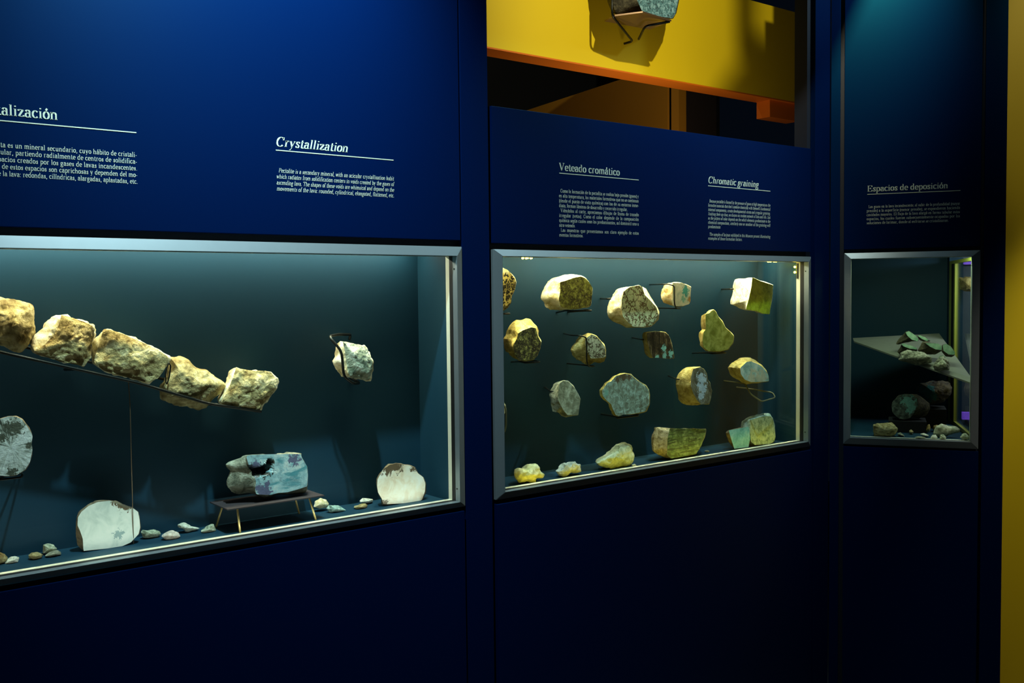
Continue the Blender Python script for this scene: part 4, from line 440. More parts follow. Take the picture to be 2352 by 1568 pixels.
G['o'] = (.96, [arc(.47, .5, .38, .49, 0, 360, 20)])
G['p'] = (1.03, st(.2, -.5, 1, 1, 1)+[arc(.53, .5, .37, .49, 155, -155, 16)])
G['q'] = (1.03, st(.8, -.5, 1, 1, 0)+[arc(.46, .5, .37, .49, 25, 335, 16)])
G['r'] = (.78, st(.22, 0, 1, 1, 1)+[arc(.52, .66, .28, .32, 165, 60), [(.66, .86), (.72, .86)]])
G['s'] = (.76, [[(.64, .74), (.60, .92), (.40, .985), (.18, .90), (.15, .72), (.28, .58), (.52, .44), (.63, .28), (.56, .08), (.36, .01), (.16, .08), (.11, .28)]])
G['t'] = (.62, [[(.28, 1.28), (.28, .2)], arc(.44, .2, .16, .19, 180, 330), [(.05, .96), (.55, .96)]])
G['u'] = (1.1, [[(.22, 1), (.22, .38)], arc(.50, .36, .28, .36, 180, 330), [(.80, 1), (.80, .02), (1, .02)], [(.05, .98), (.24, .98)], [(.63, .98), (.82, .98)]])
G['v'] = (.96, [[(.12, .98), (.47, 0)], ('t', [(.80, .98), (.47, 0)]), [(0, .98), (.3, .98)], [(.65, .98), (.95, .98)]])
G['w'] = (1.4, [[(.12, .98), (.42, 0)], ('t', [(.70, .98), (.42, 0)]), [(.70, .98), (.98, 0)], ('t', [(1.24, .98), (.98, 0)]), [(0, .98), (.28, .98)], [(1.1, .98), (1.38, .98)]])
G['x'] = (.96, [[(.15, .98), (.78, .02)], ('t', [(.76, .98), (.15, .02)]), [(0, .98), (.32, .98)], [(.6, .02), (.95, .02)], [(.6, .98), (.9, .98)], [(0, .02), (.3, .02)]])
G['y'] = (.96, [[(.12, .98), (.47, .05)], ('t', [(.80, .98), (.40, -.2), (.22, -.46), (.06, -.4)]), [(0, .98), (.3, .98)], [(.65, .98), (.95, .98)]])
G['z'] = (.86, [[(.1, .96), (.74, .96)], [(.70, .94), (.12, .04)], [(.1, .03), (.78, .03)], [(.1, .96), (.08, .78)], [(.78, .03), (.80, .22)]])
G['C'] = (1.45, [arc(.74, .75, .60, .76, 42, 318, 20), [(1.2, 1.5), (1.2, 1.05)]])
G['V'] = (1.5, [[(.2, 1.48), (.75, 0)], ('t', [(1.25, 1.48), (.75, 0)]), [(0, 1.48), (.45, 1.48)], [(1, 1.48), (1.48, 1.48)]])
G['E'] = (1.4, st(.3, 0, 1.5, 1, 2)+[[(.3, 1.48), (1.2, 1.48)], [(.3, .78), (.9, .78)], [(.3, .02), (1.2, .02)], [(1.2, 1.48), (1.24, 1.15)], [(1.2, .02), (1.26, .36)], [(.9, .95), (.9, .6)]])
G['P'] = (1.25, st(.3, 0, 1.5, 1, 2)+[[(.3, 1.48), (.7, 1.48)], arc(.68, 1.1, .40, .38, 90, -90), [(.7, .72), (.3, .72)]])
G['B'] = (1.35, st(.3, 0, 1.5, 1, 2)+[[(.3, 1.48), (.7, 1.48)], arc(.68, 1.13, .36, .35, 90, -90), arc(.70, .4, .42, .38, 90, -90), [(.3, .02), (.7, .02)]])
G['T'] = (1.4, st(.7, 0, 1.5, 1)+[[(.1, 1.48), (1.3, 1.48)], [(.1, 1.48), (.08, 1.1)], [(1.3, 1.48), (1.32, 1.1)]])
G['L'] = (1.2, st(.3, 0, 1.5, 1, 2)+[[(.3, .02), (1.1, .02)], [(1.1, .02), (1.15, .4)]])
G['S'] = (1.15, [[(.95, 1.1), (.9, 1.4), (.6, 1.5), (.28, 1.38), (.2, 1.1), (.38, .88), (.78, .66), (.95, .4), (.85, .1), (.55, 0), (.25, .1), (.15, .42)]])
G['M'] = (1.8, st(.3, 0, 1.5, 1, 1)+st(1.5, 0, 1.5, 1, 0)+[[(.3, 1.5), (.88, .05)], ('t', [(1.5, 1.5), (.88, .05)])])
G['J'] = (.9, [[(.6, 1.5), (.6, .3)], arc(.38, .3, .22, .3, 0, -150), [(.4, 1.48), (.8, 1.48)]])
G['.'] = (.42, [[(.2, 0), (.2, .16)]]); G[','] = (.42, [[(.22, .14), (.22, 0), (.12, -.22)]])
G[':'] = (.42, [[(.2, 0), (.2, .16)], [(.2, .78), (.2, .94)]]); G['-'] = (.6, [[(.08, .45), (.5, .45)], [(.08, .5), (.5, .5)]])
G['('] = (.5, [arc(.55, .5, .42, 1.0, 125, 235)]); G[')'] = (.5, [arc(-.05, .5, .42, 1.0, 55, -55)]); G["'"] = (.3, [[(.15, 1.5), (.12, 1.2)]])
for acc, base in (('á', 'a'), ('é', 'e'), ('í', '\u0131'), ('ó', 'o'), ('ú', 'u')):
    ad, ss = G[base]; G[acc] = (ad, ss+[[(ad*.45, 1.16), (ad*.45+.17, 1.46)]])
def glyph_mesh(bm, ss, X, Z, sx, sz, y, T, t, ital, step):
    for s_ in ss:
        thin = False
        if isinstance(s_, tuple): thin, s_ = True, s_[1]
        if len(s_) > 6 and step > 1: s_ = s_[::step]+([s_[-1]] if (len(s_)-1) % step else [])
        P = [Vector((X+(p[0]+ital*p[1])*sx, Z+p[1]*sz)) for p in s_]; n = len(P); L_, R_ = [], []
        for i in range(n):
            a, b_ = s_[max(i-1, 0)], s_[min(i+1, n-1)]; dx, dy = b_[0]-a[0], b_[1]-a[1]; l = math.hypot(dx, dy) or 1
            wd = t+(0 if thin else (T-t)*(abs(dy)/l)**1.6)
            N_ = Vector((-dy/l*sx, dx/l*sz)); N_ = N_.normalized()*wd*(sx*abs(dy)/l+sz*abs(dx)/l)/2
            L_.append(P[i]+N_); R_.append(P[i]-N_)
        va = [bm.verts.new((p.x, y, p.y)) for p in L_]; vb = [bm.verts.new((p.x, y, p.y)) for p in R_]
        for i in range(n-1): bm.faces.new((va[i], vb[i], vb[i+1], va[i+1]))
def adv(txt, sp=.10): return sum((G[c][0]+sp if c != ' ' else .55) for c in txt)
def line_mesh(bm, txt, x0, x1, z, xh, T=.22, t=.07, ital=0, step=1, justify=False, y=-.0007):
    if justify:
        W_ = adv(txt.replace(' ', '')); ns = txt.count(' '); sx = xh*.84
        gap = (x1-x0-W_*sx)/max(1, ns)
        if gap < .6*sx: sx = (x1-x0)/(W_+.6*ns); gap = .6*sx
    else: sx = (x1-x0)/adv(txt) if x1 else xh*.9; gap = .55*sx
    X = x0
    for c in txt:
        if c == ' ': X += gap; continue
        a, ss = G[c]; glyph_mesh(bm, ss, X, z, sx, xh, y, T, t, ital, step); X += (a+.10)*sx
def text_obj(name, parent, fn, mw=None):
    bm = bmesh.new(); fn(bm); me = bpy.data.meshes.new(name)
    for f in bm.faces:
        if f.normal.y > 0: f.normal_flip()
    bm.to_mesh(me); bm.free()
    if mw is None: me.transform(Matrix.Translation(-parent.location))
    return link(name, me, TEXT, parent)
def write(parent, title, tx, tz, ital, ux, uz, lines, lx, z0, dz, local3=False, T=None, indent=()):
    BX = .0071
    mw = True if local3 else None
    text_obj('title_lettering', parent, lambda bm: line_mesh(bm, title, tx[0], tx[1], tz, .0147, .24 if not ital else .26, .075, ital), mw)
    text_obj('underline', parent, lambda bm: [bm.faces.new([bm.verts.new((x, -.0007, z)) for x, z in ((ux[0], uz-.0011), (ux[1], uz-.0011), (ux[1], uz+.0011), (ux[0], uz+.0011))])], mw)
    def body(bm):
        for i, (t_, kind, zz) in enumerate(lines):
            z = z0-zz*dz; x0 = lx[0]+(.006 if kind in 'fi' else 0)
            if kind in 'ji': line_mesh(bm, t_, x0, lx[1], z, BX, .185, .075, ital, 2, True)
            else:
                sx = BX*.78; wd = adv(t_)*sx; line_mesh(bm, t_, x0, min(lx[1], x0+wd), z, BX, .185, .075, ital, 2)
    text_obj('paragraph_lettering', parent, body, mw)
# ---------------------------------------------------------------- shell
ZT, ZB = 1.681, .955
struct(boxo('floor', painted('dark_floor', (.02, .02, .022), .4), [(-4, 7, -5, 5, -.1, 0)]))
struct(boxo('ceiling', BLACKWALL, [(-4, 7, -5, -.02, 3.3, 3.4)]))
struct(boxo('wall_substrate_left', NAVY, [(.0, .118, .02, .19, 0, 3.3), (-4, 0, .0, .1, 0, 3.3)]))
struct(boxo('wall_substrate_middle', NAVY, [(1.600, 1.722, .022, .26, .0, 3.3), (1.722, 1.755, .022, .26, 0, 2.078)]))
struct(boxo('wall_substrate_right', NAVY, [(3.2135, 3.241, .022, .26, 0, 2.078), (3.241, X3-.012, .022, .078, 0, 3.03), (3.275, X3-.012, .022, .078, 3.03, 3.3)]))  # unseen upper end cut back to shape the light on the yellow board
o = boxo('wall_substrate_corner', NAVY, [(.012, .063, .022, .05, 0, 3.3), (.519, .545, .022, .05, 0, 3.3), (.063, .519, .022, .05, 1.684, 3.3), (.063, .519, .022, .05, 0, .966)]); o.matrix_world = M3 @ Matrix.Translation(o.location); struct(o)
struct(boxo('wall_substrate_under_cases', NAVY, [(.118, 1.6, .022, .05, 0, .954), (1.755, 3.2135, .022, .05, 0, .954), (.118, 1.6, .022, .05, 1.671, 3.3), (1.755, 3.2135, .022, .05, 1.6735, 2.078)]))
def strip(name, m, boxes, mw=None, bev=.0012):
    o = boxo(name, m, boxes, None, bev)
    if mw: o.matrix_world = mw @ Matrix.Translation(o.location)
    return o
# pillars (flush blue posts between the cases)
tag(strip('wall_pillar', BLUE, [(1.6235, 1.7175, 0, .0215, 0, 3.3)]), 'blue pillar between the left and middle display cases', 'pillar')
tag(strip('wall_pillar', BLUE, [(3.262, X3-.0, 0, .0215, 0, 3.3)]), 'blue pillar just right of the middle display case', 'pillar')
tag(strip('wall_pillar', BLUE, [(.004, .038, 0, .0215, 0, 3.3)], M3), 'narrow blue post on the left edge of the right case wall', 'pillar')
tag(strip('wall_pillar', BLUE, [(.540, .612, 0, .05, 0, 3.3)], M3), 'dark blue end pillar beside the yellow wall', 'pillar')
# lower blank boards
tag(strip('lower_board', BLUE, [(.118, 1.6145, -.007, .0215, 0, .9425)]), 'dark blue blank board below the left display case', 'panel', 'boards under the display cases')
tag(strip('lower_board', BLUE, [(1.7305, 3.238, -.007, .0215, 0, .9435)]), 'dark blue blank board below the middle display case', 'panel', 'boards under the display cases')
tag(strip('lower_board', BLUE, [(.055, .530, -.005, .0215, 0, .947)], M3), 'dark blue blank board below the right display case', 'panel', 'boards under the display cases')
# upper printed boards
def board(label, x0, x1, z0, z1, mw=None):
    e = empty('text_board', (x0, 0, z0), None if mw is None else mw @ Matrix.Translation((x0, 0, z0)))
    if mw is None:
        b = boxo('board', BLUE, [(x0, x1, 0, .0215, z0, z1)], e, .0015)
    else:
        bm = bmesh.new(); box(bm, 0, x1-x0, 0, .0215, 0, z1-z0, .0015); b = link('board', fin(bm, 'board'), BLUE, e)
    tag(e, label, 'text panel', 'printed boards above the display cases'); return e
b1 = board('tall blue text board with Crystallization heading above the left case', .118, 1.6175, 1.699, 3.3)
b2 = board('low blue text board with Veteado cromático heading above the middle case', 1.7305, 3.2355, 1.694, 2.081)
b3 = board('narrow blue text board with Espacios de deposición heading, above the right case', .053, .5285, 1.704, 3.3, M3)
write(b1, 'Cristalización', (.4035, .5765), 1.928, 0, (.4035, .7382), 1.9160,
      [('La pectolita es un mineral secundario, cuyo hábito de cristali-', 'i', 0), ('zación acicular, partiendo radialmente de centros de solidifica-', 'j', 1),
       ('ción en espacios creados por los gases de lavas incandescentes.', 'j', 2), ('Las formas de estos espacios son caprichosas y dependen del mo-', 'j', 3),
       ('vimiento de la lava: redondas, cilíndricas, alargadas, aplastadas, etc.', 'j', 4)], (.4035, .7386), 1.8618, .01472)
write(b1, 'Crystallization', (1.0709, 1.270), 1.914, .22, (1.0709, 1.404), 1.9040,
      [('Pectolite is a secondary mineral, with an acicular crystallization habit', 'i', 0), ('which radiates from solidification centers in voids created by the gases of', 'j', 1),
       ('ascending lava. The shapes of these voids are whimsical and depend on the', 'j', 2), ('movements of the lava: rounded, cylindrical, elongated, flattened, etc.', 'l', 3)], (1.0709, 1.4045), 1.8505, .01470)
write(b2, 'Veteado cromático', (1.9810, 2.2350), 1.9165, 0, (1.9815, 2.3180), 1.9080,
      [('Como la formación de la pectolita se realiza bajo presión (gases) y', 'i', 0), ('en alta temperatura, los materiales formativos que no se combinan', 'j', 1),
       ('(desde el punto de vista químico) con los de su entorno inme-', 'j', 2), ('diato, forman láminas de desarrollo y recorrido irregular.', 'l', 3),
       ('Viéndolos al corte, apreciamos dibujos de líneas de trazado', 'i', 4), ('irregular (vetas). Como el color depende de la composición', 'j', 5),
       ('química según cuales sean los predominantes, así dominará uno u', 'j', 6), ('otro veteado.', 'l', 7),
       ('Las muestras que presentamos son claro ejemplo de estos', 'i', 8), ('eventos formativos.', 'l', 9)], (1.9800, 2.3180), 1.8507, .01463)
write(b2, 'Chromatic graining', (2.6520, 2.9240), 1.9185, .22, (2.6520, 2.9910), 1.9090,
      [('Because pectolite is formed by the pressure of gases at high temperatures the', 'i', 0), ("formative materials that don't combine chemically with themself's fundamental", 'j', 1),
       ('internal components, create developmental strata and irregular graining.', 'j', 2), ('Studying them up close, we discern an random network of lines and rills. Just', 'j', 3),
       ('as the pattern of color depends on the which elements predominate in the', 'j', 4), ('chemical composition, similarly one or another of the graining will', 'j', 5), ('predominate.', 'l', 6),
       ('The samples of larimar exhibited in this Museum present illuminating', 'i', 7.8), ('examples of these formation factors.', 'l', 8.75)], (2.6520, 2.9913), 1.8530, .01450)
for ch in ():
    pass
write(b3, 'Espacios de deposición', (.1363-.053, .4190-.053), 1.921-1.704, 0, (.1363-.053, .4597-.053), 1.9105-1.704,
      [('Los gases en la lava incandescente, al subir de la profundidad (mayor', 'i', 0), ('presión) a la superficie (menor presión), se expandieron haciendo', 'j', 1),
       ('cavidades mayores. El flujo de la lava alargó en forma tubular estos', 'j', 2), ('espacios, los cuales fueron subsecuentemente ocupados por las', 'j', 3),
       ('soluciones de larimar, donde al enfriarse se cristalizaron.', 'l', 4)], (.1350-.053, .4595-.053), 1.8585-1.704, .0152, True)
# ---------------------------------------------------------------- display cases
def quadprism(bm, pts, ys, y1):
    a = [bm.verts.new((x, y, z)) for (x, z), y in zip(pts, ys)]; b = [bm.verts.new((x, y1, z)) for x, z in pts]
    bm.faces.new(a); bm.faces.new(b[::-1])
    for i in range(4): bm.faces.new((a[i], b[i], b[(i+1) % 4], a[(i+1) % 4]))
def bmo(name, m, fn, parent, smooth=False, bev=0):
    bm = bmesh.new(); fn(bm)
    if bev: bmesh.ops.bevel(bm, geom=bm.edges[:], offset=bev, segments=2, affect='EDGES')
    return link(name, fin(bm, name, smooth), m, parent)
def case(label, x0, x1, xi0, xi1, z0, z1, zi0, zi1, depth, mw=None, split=None, sidewin=False):
    e = empty('display_case', (0, 0, 0), mw); tag(e, label, 'display case')
    yo, yi = -.002, -.010
    for nm, pts, ys in (('top_rail', [(x0, z1), (x1, z1), (xi1, zi1), (xi0, zi1)], (yo, yo, yi, yi)), ('bottom_rail', [(x0, z0), (xi0, zi0), (xi1, zi0), (x1, z0)], (yo, yi, yi, yo)),
                    ('left_rail', [(x0, z0), (x0, z1), (xi0, zi1), (xi0, zi0)], (yo, yo, yi, yi)), ('right_rail', [(x1, z0), (xi1, zi0), (xi1, zi1), (x1, z1)], (yo, yi, yi, yo))):
        bmo(nm, ALU, lambda bm: quadprism(bm, pts, ys, .0125), e, bev=.0009)
    # gasket then pale inner reveal lining on all four sides
    t = .016
    def ring(bm, ya, yb_, th):
        box(bm, xi0-th, xi0, ya, yb_, zi0-th, zi1+th); box(bm, xi1, xi1+th, ya, yb_, zi0-th, zi1+th)
        box(bm, xi0, xi1, ya, yb_, zi0-th, zi0); box(bm, xi0, xi1, ya, yb_, zi1, zi1+th)
    bmo('gasket', BLACK, lambda bm: ring(bm, .0125, .029, t), e)
    bmo('inner_lining', ALUIN, lambda bm: ring(bm, .029, .046, t), e)
    bmo('glass_pane', GLASS, lambda bm: box(bm, xi0-.002, xi1+.002, .018, .023, zi0-.002, zi1+.002), e)
    fl = .966 if mw is None else .981
    bmo('back_board', CASEBLUE, lambda bm: box(bm, xi0-.034, xi1+.02, depth, depth+.01, fl-.01, 1.72), e)
    bmo('case_floor', CASEBLUE, lambda bm: box(bm, xi0-.034, xi1+.012, .046, depth, fl-.012, fl), e)
    bmo('case_top', CASEBLUE, lambda bm: box(bm, xi0-.034, xi1+.012, .046, depth, 1.71, 1.72), e)
    bmo('side_board', CASEBLUE, lambda bm: box(bm, xi0-.040, xi0-.030, .030, depth, fl, 1.72), e)
    if not sidewin: bmo('side_board', CASEBLUE, lambda bm: box(bm, xi1, xi1+.012, .046, depth, fl, 1.72), e)
    for sx, sz in ((xi1-.0003, zi0+.035), (xi1-.0003, zi1-.035)):
        def scr(bm, sx=sx, sz=sz): bmesh.ops.create_cone(bm, cap_ends=True, segments=12, radius1=.0026, radius2=.002, depth=.002, matrix=Matrix.Translation((sx, .004, sz)) @ Matrix.Rotation(math.pi/2, 4, 'Y'))
        bmo('screw', DARKMETAL, scr, e)
    def lamp(bm): tube(bm, [(xi0+.05, .060, 1.700), (xi1-.05, .060, 1.700)], .006)
    bmo('lamp_tube', mat('lamp_glow', (1, 1, 1), .5, emit=(1, .95, .7), es=1.5), lamp, e)
    return e
c1 = case('large left display case with sloping row of tan stones and grey metal frame', .118, 1.6205, .140, 1.5975, ZB-.001, ZT, .9705, 1.6545, .19)
c2 = case('middle display case full of small mounted mineral stones, grey metal frame', 1.7285, 3.2355, 1.7573, 3.2112, .9565, 1.6765, .9775, 1.6565, .227)
c3 = case('narrow right display case with a sloping shelf and dark boulders', .0545, .529, .0795, .502, .9560, 1.690, .9825, 1.6675, .72, M3, sidewin=True)
# right case: side wall with a window towards the neighbouring case
def wall_s(y): return .515-.078*y
bmo('side_board', CASEBLUE, lambda bm: prism(bm, [Vector((wall_s(.66), .66, .98)), Vector((wall_s(.80), .80, .98)), Vector((wall_s(.8), .8, 1.72)), Vector((wall_s(.66), .66, 1.72))], Vector((.01, 0, 0))), c3)
OLIVE = painted('olive_window_trim', (.30, .32, .05), .4, .08, 20)
def sw(name, m, y0, y1, z0, z1, dx=.012, ds=0, par=c3):
    return bmo(name, m, lambda bm: prism(bm, [Vector((wall_s(y0)+ds, y0, z0)), Vector((wall_s(y1)+ds, y1, z0)), Vector((wall_s(y1)+ds, y1, z1)), Vector((wall_s(y0)+ds, y0, z1))], Vector((dx, 0, 0))), par)
sw('side_window_rail', OLIVE, .05, .66, .981, .996)
sw('side_window_rail', OLIVE, .05, .66, 1.655, 1.668)
sw('side_window_jamb', OLIVE, .60, .66, .996, 1.655)
sw('side_window_jamb', OLIVE, .50, .53, .996, 1.655)
sw('gasket', BLACK, .53, .60, .996, 1.655)
sw('side_window_glass', GLASS, .05, .50, .996, 1.655, .004, .004)
# neighbour case seen through that window
nb = empty('display_case', (0, 0, 0), M3); tag(nb, 'neighbouring case with purple light seen through the right case\'s side window', 'display case')
NB = painted('neighbour_case_paint', (.05, .075, .085), .6, .1, 8)
bmo('back_board', NB, lambda bm: box(bm, .46, 1.1, .80, .81, .95, 1.72), nb)
bmo('case_floor', NB, lambda bm: box(bm, .545, 1.1, .16, .80, .97, .98), nb)
VIO = mat('violet_tube', (.3, .1, .9), .4, emit=(.22, .10, .85), es=.55)
bmo('violet_light', VIO, lambda bm: box(bm, .50, 1.0, .74, .76, 1.655, 1.675), nb)
bmo('violet_light', VIO, lambda bm: box(bm, .52, 1.0, .66, .70, .985, 1.015), nb)
bmo('teal_board', painted('teal_board_paint', (.10, .22, .22), .6), lambda bm: prism(bm, [Vector((.535, .50, 1.155)), Vector((.66, .42, 1.14)), Vector((.66, .42, 1.02)), Vector((.60, .46, 1.04))], Vector((0, .01, 0))), nb)
# ---------------------------------------------------------------- mounts and furniture inside the cases
def wire(label, lists, r=.0028, mw=None, name='wire_bracket', group='wire brackets holding the stones', m=None):
    return tag(tubes(name, m or DARKMETAL, lists, r, mw=mw), label, 'bracket', group)
wire('long dark rail carrying the sloping row of tan stones', [[(.36, .08, 1.470), (.4636, .08, 1.4369), (.7548, .08, 1.351), (.9197, .08, 1.2906), (1.0539, .08, 1.2605)],
     [(.36, .16, 1.492), (1.035, .16, 1.293)], [(.62, .08, 1.392), (.62, .188, 1.385)], [(.94, .08, 1.287), (.94, .188, 1.28)]], .0035, name='support_rail', group=None)
wire('small upright wire loop between the third and fourth stones of the sloping row', [[(.817, .079, 1.345), (.814, .076, 1.372), (.8225, .074, 1.396), (.8275, .075, 1.388), (.824, .078, 1.36), (.819, .08, 1.345)]], .0016)
tag(tubes('support_rod', mat('thin_rod', (.20, .15, .09), .4, .5), [[(.7365, .10, 1.355), (.7385, .10, 1.30), (.745, .125, .967)]], .0010), 'thin vertical rod dropping from the sloping rail to the floor', 'rod')
wire('bent wire loop holding the single stone at the right of the left case', [[(1.3686, .19, 1.4265), (1.3698, .185, 1.4404), (1.2978, .12, 1.4455), (1.2414, .07, 1.4435), (1.2687, .052, 1.4047), (1.2732, .052, 1.338), (1.31, .07, 1.315), (1.36, .12, 1.31), (1.37, .19, 1.32)]], .0038)
# little table under the boulder
tb = empty('small_table', (1.08, .12, .966)); tag(tb, 'small dark table with four splayed brass legs under the blue boulder', 'table')
boxo('table_top', PLATE, [(.953, 1.215, .060, .178, 1.0275, 1.0305)], tb, .0008)
for a, b in (((.983, .075, 1.028), (1.0059-.02, .068, .966)), ((.985, .165, 1.028), (.965, .170, .966)), ((1.178, .165, 1.028), (1.196, .170, .966)), ((1.178, .075, 1.028), (1.194, .070, .966))):
    bm = bmesh.new(); tube(bm, [a, b], .0026); me = fin(bm, 'leg', True); me.transform(Matrix.Translation(-tb.location)); link('leg', me, LEG, tb)
def R_of(txt):
    for d in ROCKS:
        if txt in d['L']: return d
def cradle(txt, label, side='bottom', back=.227):
    d = R_of(txt); O = d['O']; y0, ym, yb = d['y']
    xs = [p[0] for p in O]; zs = [p[1] for p in O]; x0, x1 = min(xs), max(xs); z0 = min(zs); cx = d['oc'][0]; w_ = (x1-x0)
    if side == 'bottom':   # U-shaped shelf wire under the stone
        L = [[(cx+.05-w_*.1, back, z0-.010), (cx-w_*.16, ym+.01, z0-.001), (cx-w_*.22, y0+.012, z0-.003), (cx+w_*.22, y0+.012, z0-.003), (cx+w_*.28, ym+.01, z0-.001), (cx+w_*.28+.02, back, z0-.010)]]
    else:                  # arm from the wall at the left, then hooked down in front and under
        zt = d['oc'][1]+(max(zs)-z0)*(.22 if side == 'left' else .42); xl = x0-.004
        xf = min(p[0] for p in d['F'])+.004 if side == 'front' else xl+.01
        L = [[(xl+.085, back, zt), (xl+.006, ym+.012, zt)] + ([(xl+.006, y0+.005, zt), (xf, y0-.004, zt-.006), (xf, y0-.004, z0+.012), (xf+.02, y0+.006, z0-.004), (cx, ym, z0-.006), (cx, back, z0-.004)] if side == 'front' else [(xl+.012, ym, zt)])]
    return wire(label, L, .0024 if w_ < .2 else .003)
cradle('black slab with yellow', 'wire under the black yellow-veined slab at the left frame edge')
cradle('olive mottled cut face', 'wire shelf under the big olive mottled stone')
cradle('knobbly yellowish', 'wire under the knobbly stone in the second row')
cradle('dark squiggles', 'bent wire passing in front of the small egg-shaped stone', 'front')
cradle('webbed in brown veins', 'wire arm at the left of the large brown-veined stone', 'left')
cradle('cream and turquoise block', 'dark wire crossing the front of the cream and turquoise block', 'front')
cradle('vertical brown stripes', 'wire arm at the left of the square striped stone', 'left')
cradle('pear-shaped', 'wire shelf under the pear-shaped polished stone')
cradle('square block with white side', 'dark wire frame behind the square white and green block', 'left')
cradle('almond-shaped', 'wire arm at the left of the almond-shaped grey slice', 'left')
cradle('wide grey teal', 'wire shelf under the wide grey teal slab')
cradle('icy blue centre', 'wire arm at the left of the oval icy blue stone', 'left')
cradle('silvery radiating', 'wire under the round silvery slab in the left case', back=.19)
d = R_of('half-dome'); hx = d['oc'][0]; hz = min(p[1] for p in d['O'])
wire('empty pale wire loop hanging below the half-dome stone', [[(hx-.02, .227, hz+.004), (hx-.052, .10, hz+.004), (hx-.062, .07, hz-.03), (hx-.02, .05, hz-.062), (hx+.075, .06, hz-.055), (hx+.10, .09, hz-.040), (hx+.06, .16, hz-.028), (hx+.055, .227, hz-.025)]], .0026, m=mat('pale_wire', (.16, .17, .10), .4, .5))
wire('curved wire around the cream stone sliver at the left frame edge', [[(1.775, .227, 1.245), (1.80, .10, 1.247), (1.817, .06, 1.215), (1.817, .06, 1.15), (1.79, .07, 1.105), (1.775, .227, 1.10)]], .0028, m=mat('pale_wire', (0, 0, 0)))
# LED spot rings in the middle case ceiling and beads along the right jamb
GLOW = mat('amber_led', (1, .8, .2), .4, emit=(1, .72, .05), es=25)
for i, (x, y, lab) in enumerate(((1.985, .16, 'amber led lamp at the left of the middle case ceiling'), (3.135, .10, 'amber led ring lamp in the right top corner of the middle case'))):
    e = empty('led_lamp', (x, y, 1.708)); tag(e, lab, 'lamp')
    bm = bmesh.new(); bmesh.ops.create_cone(bm, cap_ends=True, segments=24, radius1=.020, radius2=.024, depth=.044, matrix=Matrix.Translation((0, 0, -.021))); link('lamp_body', fin(bm, 'lamp_body', False), DARKMETAL, e)
    for k in range(6):
        bm = bmesh.new(); bmesh.ops.create_uvsphere(bm, u_segments=10, v_segments=6, radius=.0035, matrix=Matrix.Translation((.015*math.cos(k*1.047), .015*math.sin(k*1.047), -.0475))); link('led_bead', fin(bm, 'led_bead', True), GLOW, e)
e = empty('led_strip', (3.207, .040, 1.645)); tag(e, 'amber led strip in the upper right corner of the middle case jamb', 'lamp')
bm = bmesh.new(); box(bm, .002, .004, -.004, .004, -.05, .008); link('strip_backing', fin(bm, 's'), DARKMETAL, e)
for k in range(2):
    bm = bmesh.new(); bmesh.ops.create_uvsphere(bm, u_segments=10, v_segments=6, radius=.0042, matrix=Matrix.Translation((0, .01, -.006-.020*k))); link('led_bead', fin(bm, 'led_bead', True), GLOW, e)
# right case shelf, and black supports added for the shade under two stones
bm = bmesh.new()
prism(bm, [L3(.0760, .45, 1.3447), L3(.422, .60, 1.3600), L3(.509, .08, 1.215), L3(.511, .048, 1.196), L3(.0815, .40, 1.334)], Vector((0, 0, -.006)))
me = fin(bm, 'sloping_shelf'); cc = L3(.4, .3, 1.27); me.transform(Matrix.Translation(-cc)); o = link('sloping_shelf', me, SHELF); o.location = cc
tag(o, 'grey sloping shelf carrying a heap of cut stones in the right case', 'shelf')
for lab, b in (('black support added for the shade under the round dark slab', (.22, .36, .20, .34, .981, 1.026)), ('taller black support added for the shade under the dim boulder', (.34, .44, .36, .50, .981, 1.06))):
    o = boxo('shade_support', BLACKWALL, [b], None, .001); o.matrix_world = M3 @ Matrix.Translation(o.location); tag(o, lab, 'shade_support')
# ---------------------------------------------------------------- opening above the middle case: yellow display behind
struct(boxo('wall_back', BLACKWALL, [(1.0, 7, 3.6, 3.7, 0, 4.2)]))
y0 = .8; zB = 2.488
e = empty('yellow_display_wall', (2.0, y0, zB)); tag(e, 'bright yellow display wall with orange underside hanging behind the opening', 'display wall')
boxo('yellow_board', YELLOW, [(1.9, 4.30, y0, y0+.012, zB, 2.928)], e)
boxo('orange_underside', ORANGE, [(1.9, 4.26, y0, y0+.105, zB-.006, zB)], e)
boxo('orange_block', ORANGE, [(4.064, 4.30, y0+.02, y0+.10, 2.400, zB-.006)], e)
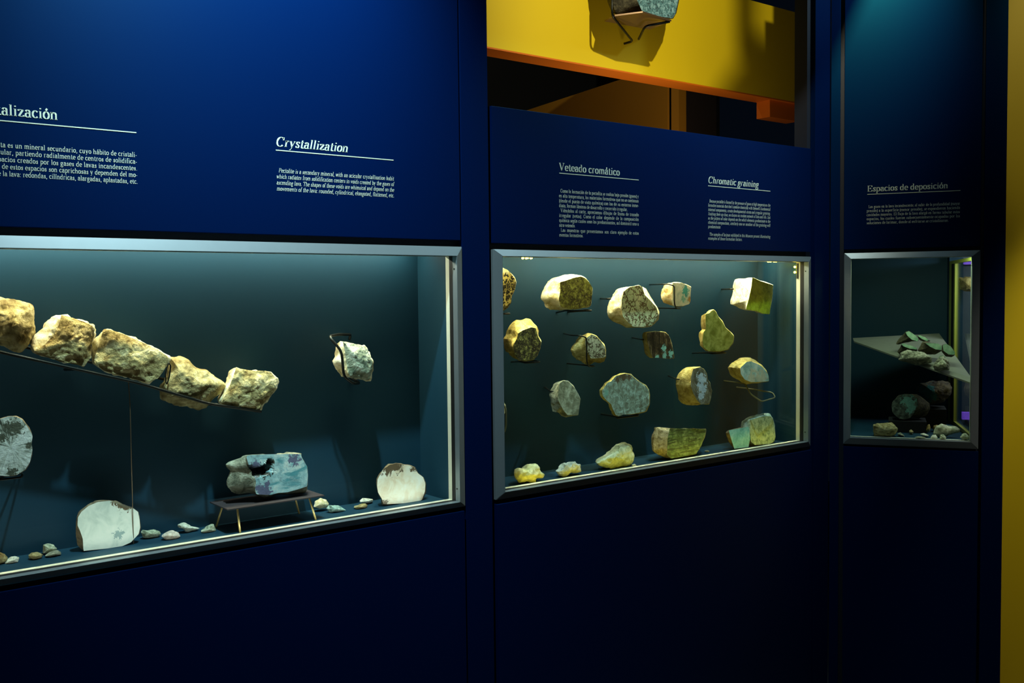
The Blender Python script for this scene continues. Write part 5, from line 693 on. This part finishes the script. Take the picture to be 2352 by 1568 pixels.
# ochre partition running away from the opening
def vwall(name, m, p, q_, z0, z1, th, parent=None):
    bm = bmesh.new(); n = Vector((-(q_[1]-p[1]), q_[0]-p[0], 0)).normalized()*th
    prism(bm, [Vector((p[0], p[1], z0)), Vector((q_[0], q_[1], z0)), Vector((q_[0], q_[1], z1)), Vector((p[0], p[1], z1))], n); me = fin(bm, name)
    c = Vector(((p[0]+q_[0])/2, (p[1]+q_[1])/2, (z0+z1)/2)); me.transform(Matrix.Translation(-c)); o = link(name, me, m); o.location = c; return o
dh = math.radians(9.03); p0 = Vector((3.7458, 1.2)); dr = Vector((math.sin(dh), math.cos(dh)))
struct(vwall('wall_partition', OCHRE, p0, p0+dr*2.3, 0, 2.683, -.012))
struct(vwall('trim_1', OCHRE, Vector((3.7679, 1.195)), Vector((3.8221, 1.195)), 0, 3.3, -.05))
struct(vwall('trim_2', mat('dark_plum_post', (.02, .015, .014), .6), Vector((3.8221, 1.2)), Vector((4.0567, 1.2)), 0, 3.3, -.05))
# bracket and plate before the yellow wall
e = empty('wall_bracket', (2.96, .78, 2.62)); tag(e, 'metal bracket with plate holding the teal rock on the yellow wall', 'bracket')
bm = bmesh.new(); prism(bm, [Vector((2.80, .60, 2.640)), Vector((2.885, .53, 2.652)), Vector((3.065, .545, 2.650)), Vector((3.10, .70, 2.655)), Vector((2.86, .72, 2.655))], Vector((0, 0, -.006)))
me = fin(bm, 'plate'); me.transform(Matrix.Translation(-e.location)); link('plate', me, mat('bronze_plate', (.20, .12, .06), .35, .6), e)
tubes('rod', DARKMETAL, [[(2.79, .605, 2.76), (2.79, .605, 2.636), (3.04, .74, 2.60), (3.04, .79, 2.60)], [(3.06, .55, 2.643), (2.97, .60, 2.622), (3.035, .70, 2.60)]], .005, e)
# yellow wall at the far right
o = boxo('wall_right', YELLOW, [(.622, 2.4, .10, .14, 0, 3.3)]); o.matrix_world = M3 @ Matrix.Translation(o.location); struct(o)
# ceiling spotlights
for i, (n_, a, b, en, c_) in enumerate(SPOTS):
    e = empty('ceiling_spotlight', a); tag(e, ('black ceiling spotlight aimed at the left text board', 'black ceiling spotlight aimed at the middle case', 'black ceiling spotlight aimed at the corner pillar')[i], 'spotlight', 'gallery ceiling spotlights')
    dv = (Vector(b)-Vector(a)).normalized(); rot = dv.to_track_quat('-Z', 'Y').to_matrix().to_4x4()
    bm = bmesh.new(); r_ = bmesh.ops.create_cone(bm, cap_ends=False, segments=24, radius1=.055, radius2=.045, depth=.14, matrix=rot @ Matrix.Translation((0, 0, .05))); link('lamp_can', fin(bm, 'lamp_can', True), BLACK, e)
    bm = bmesh.new(); tube(bm, [(0, 0, .10), (0, 0, 3.3-a[2])], .008); link('stem', fin(bm, 'stem', True), BLACK, e)
